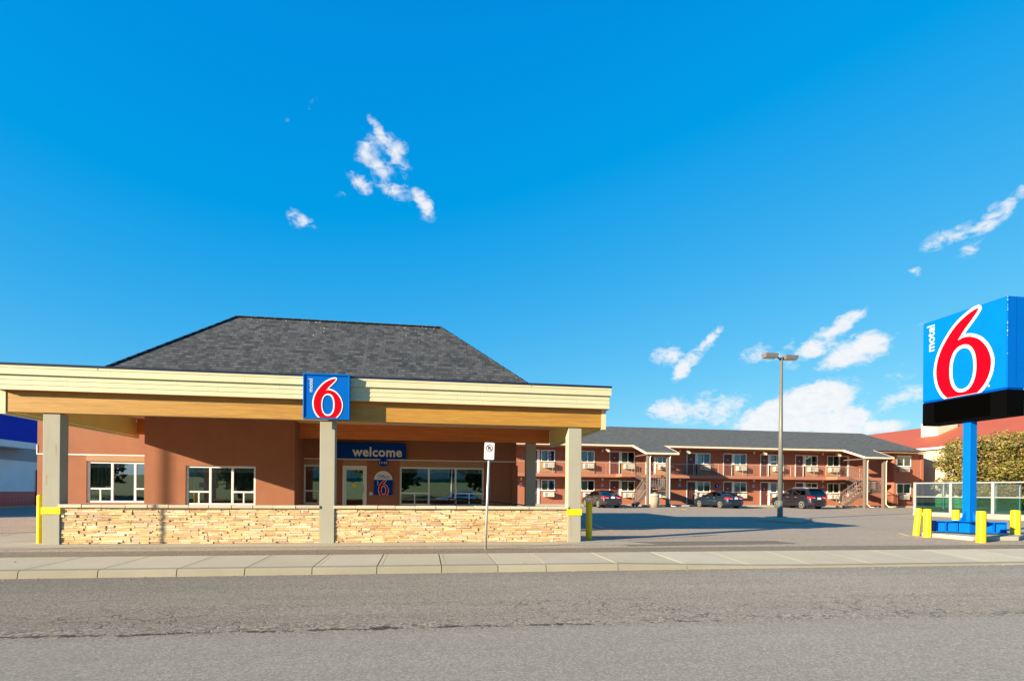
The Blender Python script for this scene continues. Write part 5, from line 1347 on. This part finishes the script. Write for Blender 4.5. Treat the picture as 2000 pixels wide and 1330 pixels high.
# ================================================================== LEFT NEIGHBOUR
nb = thing('neighbour_building', 'shop with bright blue awning, white wall and red tiled base at left edge', 'building', (-28, 38, lot(38)))
NX = -25.6; y1n = 41.6
def nz(x, y):                                # height on plane X=NX
    d = ray(x, y); t_ = NX/d.x; return H+d.z*t_
zr0 = nz(40, 992.3); zr1 = nz(40, 959.5); zw1 = nz(40, 899)
s_ = MB(); s_.box(-45, NX, 26, y1n+1.5, zr1, nz(40,899)); s_.build('wall', M['offwhite'], nb)
s_ = MB(); s_.box(-45.02, NX+.03, 25.98, y1n+1.0, lot(38)+.1, zr1+.0); s_.build('tile_base', M['rtile'], nb)
s_ = MB(); s_.box(-45, NX+.04, 26, y1n+1.02, lot(30)-.1, lot(38)+.099); s_.build('plinth', pm('plinth_ochre', (.5,.33,.12)), nb)
s_ = MB(); s_.box(-45, NX+.08, 25.9, y1n+1.6, zw1, nz(40,880)+.4); s_.build('soffit_band', pm('grey_band', (.30,.30,.31)), nb)
xo = NX+1.1; d_ = ray(73, 866); 
yend = NX and W(73, 866, 1)[0]; yend = xo/W(73, 866, 1)[0]
def oz(x, y): d = ray(x, y); t_ = xo/d.x; return H+d.z*t_
s_ = MB(); s_.box(-44, xo, 25, yend, oz(40,874.5), oz(40,862)); s_.build('awning_trim', M['white'], nb)
s_ = MB(); s_.box(-44, xo, 25, yend, oz(40,861.8), oz(40,817)); s_.build('awning', M['nblue'], nb)
s_ = MB(); s_.box(-44, xo+.05, 25, yend+.03, oz(40,817)+.002, oz(40,812.5)); s_.build('awning_edge', M['nblue2'], nb)
# red door frame near the corner of the wall
def ny(x, y): d = ray(x, y); return d.y*NX/d.x
s_ = MB(); ya, yb_ = ny(69.5, 940), ny(84, 940); z0_, z1_ = lot(40)+.12, nz(76, 918)
s_.box(NX+.01, NX+.09, ya, ya+.25, z0_, z1_); s_.box(NX+.01, NX+.09, ya+.25, yb_, z1_-.2, z1_); o = s_.build('door', pm('red_door_frame', (.42,.01,.03)), nb)
s_ = MB(); s_.box(NX+.012, NX+.03, ya+.25, yb_, z0_, z1_-.2); s_.build('pane', M['mglass'], o)
s_ = MB(); s_.box(NX+.002, NX+.011, ya+.25, yb_, z0_, z1_-.2); s_.build('dark_room', M['dark'], o)
# ================================================================== RED ROOF BUILDING (right, far)
rb = thing('red_roof_building', 'large cream block building with long red roof behind the tree and glass fence', 'building', (58, 50, lot(50)))
BX = 52.0
def bz(x, y): d = ray(x, y); t_ = BX/d.x; return H+d.z*t_
ze = bz(1800, 877); ze = (bz(1795, 877.5)+bz(1840, 874))/2
RX = 60.0
def rz_(x, y): d = ray(x, y); t_ = RX/d.x; return H+d.z*t_
zr_ = (rz_(1695, 846)+rz_(1960, 820))/2
s_ = MB(); s_.box(BX, RX+8, 30, 66, .2, ze); s_.build('wall', M['brickw'], rb)
s_ = MB(); e = .35; m3 = (zr_-ze)/(RX-BX); 
s_.poly([(BX-e,22,ze-m3*e+.16),(RX,22,zr_),(RX,72,zr_),(BX-e,72,ze-m3*e+.16)][::-1]); s_.poly([(RX,22,zr_),(2*RX-BX+e,22,ze),(2*RX-BX+e,72,ze),(RX,72,zr_)][::-1])
s_.poly([(BX-e,72,ze-m3*e),(RX,72,zr_),(2*RX-BX+e,72,ze)]); s_.poly([(BX-e,22,ze-m3*e),(RX,22,zr_),(2*RX-BX+e,22,ze)][::-1])
s_.build('roof', M['redroof'], rb)
s_ = MB(); s_.box(BX-e-.02, BX-e+.1, 22, 72, ze-.14, ze+.06); s_.box(BX-e+.1, BX-.002, 22.1, 71.9, ze-.16, ze-.13); s_.build('eave_trim', M['white'], rb)
# small cream dormer under the message board
cxp = 56.5; yA = None
d0 = ray(1799, 835); d1 = ray(1832, 835); xd = 56.0; ya = d0.y*xd/d0.x; yb_ = d1.y*xd/d1.x; zt_ = H+ray(1815,826).z*xd/ray(1815,826).x; zb6 = H+ray(1815,843).z*xd/ray(1815,843).x
s_ = MB(); s_.box(xd, xd+2.5, min(ya,yb_), max(ya,yb_), zb6-.8, zt_); s_.build('roof_dormer', M['brickw'], rb)
# ================================================================== GLASS FENCE
fe = thing('glass_fence', 'glass panelled pool fence with white frames on a low tiled kerb', 'fence', (33, 30, lot(30)))
FX0, FY0 = 32.0, None
p0 = W(1787, 970, 33.0); p1 = W(2060, 970, 26.0)
A_ = Vector((p0[0], 33.0, 0)); B2 = Vector((p1[0], 26.0, 0))
def onf(x, y):                 # height on the fence line
    d = ray(x, y); D = B2-A_; den = d.x*D.y-d.y*D.x; t_ = (A_.x*D.y-A_.y*D.x)/den; return Vector((d.x*t_, d.y*t_, H+d.z*t_))
zt_ = (onf(1787, 941).z+onf(1990, 941.5).z)/2; zm_ = (onf(1820, 969.5).z+onf(1980, 972).z)/2; zb_f = (onf(1790, 1000).z+onf(1995,1010).z)/2; zk = lot(30)-.1
D = (B2-A_).normalized(); Nn = Vector((-D.y, D.x, 0))
M['fframe'] = pm('fence_frame_grey', (.30,.31,.32), (.26,.27,.28), 4, .45, metal=.2)
M['ftile'] = pm('fence_kerb_tile', (.42,.35,.25), (.30,.25,.18), 6, .7)
def fence_run(parent, a, b_, posts, back=False):
    fr = MB()
    def seg(p, q_, z0, z1, w):
        s2 = Vector((-(q_-p).y, (q_-p).x, 0)).normalized()*w/2
        c4 = [p-s2, q_-s2, q_+s2, p+s2]; fr.hexa([(v.x, v.y, z0) for v in c4], [(v.x, v.y, z1) for v in c4])
    d = (b_-a).normalized()
    seg(a, b_, zt_-.08, zt_, .1); seg(a, b_, zm_-.03, zm_+.03, .08); seg(a, b_, zb_f, zb_f+.09, .1)
    for p in posts: seg(p-d*.08, p+d*.08, zb_f-.12, zt_+.015, .13)
    fo = fr.build('frame', M['fframe'], parent)
    g = MB(); g.poly([(a.x,a.y,zm_),(b_.x,b_.y,zm_),(b_.x,b_.y,zt_),(a.x,a.y,zt_)]); g.build('clear_pane', M['fglass'], fo)
    g = MB(); g.poly([(a.x,a.y,zb_f),(b_.x,b_.y,zb_f),(b_.x,b_.y,zm_),(a.x,a.y,zm_)]); g.build('green_pane', M['gglass'], fo)
posts = [onf(x, 960) for x in (1787.5, 1857.5, 1940, 2030)]
for p in posts: p.z = 0
fence_run(fe, A_, B2, posts)
k_ = MB(); s2 = Nn*.13; c4 = [A_-s2, B2-s2, B2+s2, A_+s2]; k_.hexa([(v.x,v.y,zk) for v in c4], [(v.x,v.y,zb_f-.002) for v in c4]); k_.build('tiled_kerb', M['ftile'], fe)
C_ = A_+Vector((12, 3.0, 0)); fence_run(fe, A_+D*0+Vector((.12,.05,0)), C_, [A_.lerp(C_, f_) for f_ in (.25,.5,.75,1)])
k_ = MB(); dd2 = (C_-A_).normalized(); s2 = Vector((-dd2.y, dd2.x, 0))*.13; c4 = [A_-s2, C_-s2, C_+s2, A_+s2]; k_.hexa([(v.x,v.y,zk) for v in c4], [(v.x,v.y,zb_f-.004) for v in c4]); k_.build('tiled_kerb', M['ftile'], fe)
# pool slide-like white rail seen through the fence, and a low white enclosure wall
# ================================================================== TREES
def tree(name, label, loc, h, rx, ry, rz0, n, cols, seed, leaf=.16, group=None, trunks=5, low=.12):
    random.seed(seed); t = thing(name, label, 'tree', loc, group=group)
    X, Y, Z = loc; tr_ = MB(); clumps = []
    for k in range(trunks):
        a = 2*math.pi*k/trunks+ru(-.4,.4); r = ru(.3,.9)*rx*.6
        p = [(X+.1*math.cos(a), Y+.1*math.sin(a), Z-.1), (X+r*.35*math.cos(a), Y+r*.35*math.sin(a), Z+h*.3), (X+r*math.cos(a), Y+r*math.sin(a)*ry/rx, Z+h*ru(.6,.8))]
        tr_.tube(p, [.14,.09,.03], 7)
        for j in range(4):
            f_ = ru(.3,1); q0 = Vector(p[1]).lerp(Vector(p[2]), f_); a2 = ru(0, 6.3); tr_.tube([q0, q0+Vector((math.cos(a2)*rx*.4, math.sin(a2)*ry*.4, h*ru(.05,.2)))], [.05,.012], 5)
    tr_.build('trunk', M['bark'], t)
    cr = MB()
    nc = 70
    for k in range(nc):
        while True:
            u = Vector((ru(-1,1), ru(-1,1), ru(-1,1)))
            if .35 < u.length < 1: break
        zc = Z+h*(low+(1-low)*(u.z*.5+.5)); f_ = 1-.25*max(0,u.z)
        clumps.append((Vector((X+u.x*rx*f_, Y+u.y*ry*f_, zc)), ru(.45,.95)*h*.17))
    for k in range(n):
        c, r = random.choice(clumps)
        while True:
            u = Vector((ru(-1,1), ru(-1,1), ru(-1,1)))
            if u.length < 1: break
        u = u.normalized()*(u.length**.5)
        p = c+Vector((u.x*r*1.5, u.y*r*1.5, u.z*r*.85)); s2 = leaf*ru(.6,1.3)
        a = Vector((ru(-1,1), ru(-1,1), ru(-.5,.5))).normalized(); b2 = a.cross(Vector((ru(-1,1), ru(-1,1), ru(-1,1)))).normalized()
        cc = random.choice(cols); kk = ru(.75,1.2); cr.col = tuple(v*kk for v in cc)
        cr.poly([p-a*s2, p-b2*s2*.5, p+a*s2, p+b2*s2*.5])
    cr.build('crown', M['leaf'], t)
    random.seed(seed+1); return t
lc = [(.30,.25,.05),(.21,.205,.04),(.36,.27,.07),(.12,.13,.03),(.40,.27,.11),(.17,.16,.035),(.26,.16,.07)]
TX, TZ = W(1925, 985, 41)
X, _ = W(1905, 960, 41); tree('pine_tree', 'large olive green spreading tree left part, behind the glass fence', (X, 41, lot(41)), 6.0, 3.0, 2.4, 0, 15500, lc, 11, leaf=.12, group='olive trees behind the fence')
X, _ = W(1985, 960, 40); tree('pine_tree', 'larger olive green spreading tree at the right edge behind the fence', (X, 40, lot(40)), 6.5, 3.6, 2.6, 0, 18500, lc, 23, leaf=.12, group='olive trees behind the fence')
# ================================================================== ACROSS THE STREET (seen in reflections, casting long shadows)
struct(sheet((-90, 90), [(-60, 4.2), (-45, 3.6), (-17, .1), (-6.2, .02)]).build('lawn', M['grass']))
gl_ = [(.06,.10,.03),(.08,.12,.03),(.05,.08,.02)]
t0 = tree('street_tree', 'broad green street tree on the lawn across the road', (-20, -22, 0), 7.5, 3.6, 3.4, 0, 2600, gl_, 31, leaf=.42, group='trees across the road', trunks=3, low=.25)
for i, (x, y, rr) in enumerate(((-4,-24,1.2),(9,-21,2.1),(24,-25,3.3),(-38,-23,.6),(40,-24,4))):
    c = copy_tree(t0); c.location = (x, y, 0); c.rotation_euler = (0, 0, rr); c['label'] = 'street tree across the road seen only as a reflection'
t0['label'] = 'street tree across the road seen only as a reflection'
hs = thing('brick_house', 'long low house across the road, reflected in the office windows', 'building', (-5, -40, 0))
s_ = MB(); s_.box(-40, 30, -58, -48, 3.2, 7.4); s_.build('wall', M['brickw'], hs)
s_ = MB(); s_.prism([(-41,-59,7.401),(-41,-47,7.401),(-41,-53,9.8)], (72, 0, 0)); s_.build('roof', M['shing2'], hs)
def upole(x, y, h, r, label):
    t = thing('utility_pole', label, 'utility pole', (x, y, 0)); s_ = MB(); s_.tube([(x,y,-.1),(x,y,h)], [r,r*.7], 10); s_.build('pole', M['brown'], t)
    return t
AZ = math.radians(25.3); EL = math.radians(16.2)
sx_, sy_ = math.cos(AZ), math.sin(AZ)
px_ = -6.93-6.3*sx_; py_ = 16.72-6.3*sy_
t = upole(px_, py_, 3.6, .036, 'short sign post on the verge beyond the left edge of the photo')
px_ = W(324.6, 920, YP)[0]-26*sx_; py_ = YP-26*sy_
t = upole(px_, py_, 11.5, .11, 'tall wooden utility pole beyond the left edge of the photo')
# a car across the road whose reflection shows in the panes
c4 = make_car('white hatch car parked across the road seen only in reflections', M['p_white'], True, (6.0, -13, 0.03), math.radians(90)); 
# ================================================================== WORLD
w = bpy.data.worlds.new('World'); scene.world = w; w.use_nodes = True; nt = w.node_tree; nt.nodes.clear()
out = nt.nodes.new('ShaderNodeOutputWorld'); bg = nt.nodes.new('ShaderNodeBackground'); nt.links.new(bg.outputs[0], out.inputs[0])
sky = nt.nodes.new('ShaderNodeTexSky'); sky.sky_type = 'NISHITA'; sky.sun_disc = False
sky.sun_elevation = EL; sky.sun_rotation = math.atan2(-sx_, -sy_) % (2*math.pi); sky.altitude = 1000; sky.air_density = 1.0; sky.dust_density = 0.3; sky.ozone_density = 2.0
SKY_STR = 0.10
bg.inputs[1].default_value = SKY_STR
hsv = nt.nodes.new('ShaderNodeHueSaturation'); hsv.inputs['Saturation'].default_value = 1.25; hsv.inputs['Hue'].default_value = .49; hsv.inputs['Value'].default_value = SKYV = 1.0
nt.links.new(sky.outputs[0], hsv.inputs['Color'])
K = 0.255
sc0 = nt.nodes.new('ShaderNodeSeparateColor'); nt.links.new(sky.outputs[0], sc0.inputs[0])
def chan(o, mul, add, pw, gain, lo=0):
    d_ = math_(nt, 'MULTIPLY', o, K)
    d_ = math_(nt, 'MAXIMUM', math_(nt, 'ADD', math_(nt, 'MULTIPLY', d_, mul), add), 0.0005)
    r_ = math_(nt, 'MULTIPLY', math_(nt, 'POWER', d_, pw), gain/K)
    if lo: r_ = math_(nt, 'MULTIPLY', r_, math_(nt, 'POWER', math_(nt, 'MULTIPLY', d_, 1/lo, clamp=True), .8))
    return r_
cc0 = nt.nodes.new('ShaderNodeCombineColor')
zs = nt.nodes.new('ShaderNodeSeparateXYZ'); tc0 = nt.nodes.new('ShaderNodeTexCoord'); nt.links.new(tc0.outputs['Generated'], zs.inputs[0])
def zen(o, k):      # added darkening of the high sky above the view, deepens ground shadows
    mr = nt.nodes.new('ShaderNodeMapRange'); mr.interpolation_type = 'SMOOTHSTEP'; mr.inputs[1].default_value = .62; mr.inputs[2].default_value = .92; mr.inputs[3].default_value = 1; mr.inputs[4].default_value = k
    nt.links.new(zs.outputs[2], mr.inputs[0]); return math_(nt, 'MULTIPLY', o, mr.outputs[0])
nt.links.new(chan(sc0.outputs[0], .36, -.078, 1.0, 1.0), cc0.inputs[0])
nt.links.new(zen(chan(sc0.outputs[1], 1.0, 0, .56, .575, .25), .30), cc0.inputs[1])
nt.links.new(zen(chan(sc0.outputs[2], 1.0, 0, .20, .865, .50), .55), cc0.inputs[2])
tc = nt.nodes.new('ShaderNodeTexCoord'); dirv = tc.outputs['Generated']
sp = nt.nodes.new('ShaderNodeSeparateXYZ'); nt.links.new(dirv, sp.inputs[0])
azm = math_(nt, 'ARCTAN2', sp.outputs[0], sp.outputs[1]); elv = math_(nt, 'ARCSINE', sp.outputs[2])
def azel(x, y):
    d = ray(x, y).normalized(); return math.atan2(d.x, d.y), math.asin(d.z)
# clouds: (centre x, y, half length, half height in photo pixels, tilt degrees, density)
CL = [(733,250,20,9,40,.8),(745,278,28,20,0,1.0),(708,300,16,24,-10,.8),(738,318,34,18,30,1.0),(775,298,22,16,-35,.9),(785,322,14,30,-20,.45),(738,342,14,24,20,.6),(700,352,24,12,15,.8),(708,368,20,12,20,.75),(765,374,22,14,30,.85),(790,378,18,12,0,.7),(815,378,12,10,60,.5),(826,394,22,13,45,1.0),(832,414,17,16,30,.8),
      (580,428,18,18,55,.9),(603,438,20,12,30,.6),(612,206,14,7,-65,.35),(565,228,10,5,-60,.25),(662,384,12,5,-20,.2),
      (1845,463,46,17,-20,1.0),(1905,448,26,12,-10,.6),(1938,426,38,18,-32,1.0),(1985,388,34,13,-38,.8),(1893,487,30,16,-45,.8),(1787,531,13,8,0,.7),
      (1303,692,28,18,-15,.9),(1330,705,24,14,10,.6),(1362,690,58,13,-47,.95),(1330,728,18,14,-40,.7),(1390,658,24,8,-40,.6),(1285,715,22,8,-30,.3),
      (1476,690,30,16,-15,.95),(1505,700,34,10,10,.5),(1535,680,26,8,-60,.45),(1542,712,20,8,0,.5),
      (1612,660,66,17,-33,1.1),(1660,628,40,13,-38,.8),(1575,685,30,16,0,.8),(1672,688,62,28,-14,1.5),(1700,668,30,20,10,1.0),(1635,705,36,14,-20,.9),
      (1335,805,64,22,8,1.1),(1305,790,34,16,-20,.7),(1410,785,48,16,-12,.75),(1425,808,34,20,-30,.7),(1375,770,24,10,-20,.5),
      (1565,798,104,34,-18,1.7),(1600,775,56,24,0,1.2),(1490,822,60,24,-25,1.2),(1655,797,30,8,-5,.4),(1655,832,52,24,-5,1.8),(1668,815,28,16,0,1.2),(1732,834,36,14,-5,1.5),
      (1770,775,60,17,-22,1.1),(1750,730,34,9,-30,.4),(1765,742,28,10,-15,.6),(1790,640,16,7,-10,.5),(1752,646,8,4,0,.3),(1560,832,90,18,0,1.2)]
nco = mapped(nt, dirv, (1, 1, 1.6))
dn = N(nt, 'ShaderNodeTexNoise'); dn.inputs['Scale'].default_value = 22; dn.inputs['Detail'].default_value = 3; nt.links.new(nco, dn.inputs['Vector'])
sc3 = nt.nodes.new('ShaderNodeSeparateColor'); nt.links.new(dn.outputs['Color'], sc3.inputs[0])
azw = math_(nt, 'ADD', azm, math_(nt, 'MULTIPLY', math_(nt, 'SUBTRACT', sc3.outputs[0], .5), .022))
elw = math_(nt, 'ADD', elv, math_(nt, 'MULTIPLY', math_(nt, 'SUBTRACT', sc3.outputs[1], .5), .02))
tot = None
for (x, y, rx_, ry_, tl_, dens) in CL:
    a0, e0 = azel(x, y)
    # local scale: photo px -> radians at this direction
    ax, ex = azel(x+10, y); sxp = math.hypot(ax-a0, ex-e0)/10; ay, ey = azel(x, y-10); syp = abs(ey-e0)/10
    th_ = math.radians(-tl_)
    ru_, rv_ = rx_*1.38*sxp, ry_*1.42*syp
    da = math_(nt, 'SUBTRACT', azw, a0); de = math_(nt, 'SUBTRACT', elw, e0)
    u = math_(nt, 'ADD', math_(nt, 'MULTIPLY', da, math.cos(th_)/ru_), math_(nt, 'MULTIPLY', de, math.sin(th_)/ru_))
    v = math_(nt, 'ADD', math_(nt, 'MULTIPLY', da, -math.sin(th_)/rv_), math_(nt, 'MULTIPLY', de, math.cos(th_)/rv_))
    r2 = math_(nt, 'ADD', math_(nt, 'MULTIPLY', u, u), math_(nt, 'MULTIPLY', v, v))
    g = math_(nt, 'MULTIPLY', math_(nt, 'SUBTRACT', 1.0, r2, clamp=True), dens)
    tot = g if tot is None else math_(nt, 'ADD', tot, g)
fb = noise(nt, nco, 55, 9, 0.6, 0.8); fb2 = noise(nt, mapped(nt, dirv, (1,1,1.6), (.010,.0,.010)), 55, 9, 0.6, 0.8)
den = math_(nt, 'SUBTRACT', math_(nt, 'ADD', tot, math_(nt, 'MULTIPLY', math_(nt, 'SUBTRACT', fb, .5), 2.9)), .16)
alpha = nt.nodes.new('ShaderNodeMapRange'); alpha.interpolation_type = 'SMOOTHSTEP'; alpha.inputs[1].default_value = .0; alpha.inputs[2].default_value = 1.5
nt.links.new(den, alpha.inputs[0])
al = math_(nt, 'MULTIPLY', alpha.outputs[0], math_(nt, 'MULTIPLY', tot, 3.5, clamp=True))
den2 = math_(nt, 'SUBTRACT', fb2, fb)
shade = math_(nt, 'ADD', .86, math_(nt, 'MULTIPLY', den2, 1.0), clamp=True)
CLB = 1.0
comb = nt.nodes.new('ShaderNodeCombineColor')
cw = mixc(nt, shade, (0.70, 0.80, 0.95), (1.0, 1.0, 1.0))
gainn = nt.nodes.new('ShaderNodeVectorMath'); gainn.operation = 'SCALE'; gainn.inputs['Scale'].default_value = CLGAIN = 3.8
nt.links.new(cw, gainn.inputs[0])
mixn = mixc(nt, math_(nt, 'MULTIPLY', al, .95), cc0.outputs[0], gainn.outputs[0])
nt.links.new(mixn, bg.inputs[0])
# ================================================================== SUN, CAMERA, VIEW
sl_ = bpy.data.lights.new('sun', 'SUN'); sl_.energy = 5.0; sl_.angle = math.radians(.5); sl_.color = (1.0, .87, .61)
so = bpy.data.objects.new('sun', sl_); COL.objects.link(so)
sd3 = Vector((sx_*math.cos(EL), sy_*math.cos(EL), -math.sin(EL))); so.rotation_euler = sd3.to_track_quat('-Z', 'Y').to_euler(); so.location = (-40, -20, 30)
cam = bpy.data.cameras.new('camera'); cam.sensor_width = 36; cam.sensor_fit = 'HORIZONTAL'; cam.lens = 36*F/2000
cam.shift_y = (HY-665)/2000; cam.clip_end = 2000; cam.clip_start = .05
co = bpy.data.objects.new('camera', cam); COL.objects.link(co)
mt = Matrix((RT, UP, -FW)).transposed().to_4x4(); mt.translation = (0, 0, H); co.matrix_world = mt
scene.camera = co
scene.render.engine = 'CYCLES'
scene.view_settings.view_transform = 'Standard'; scene.view_settings.look = 'None'; scene.view_settings.gamma = 1
scene.view_settings.exposure = 1.35
scene.render.resolution_x = 1024; scene.render.resolution_y = 680
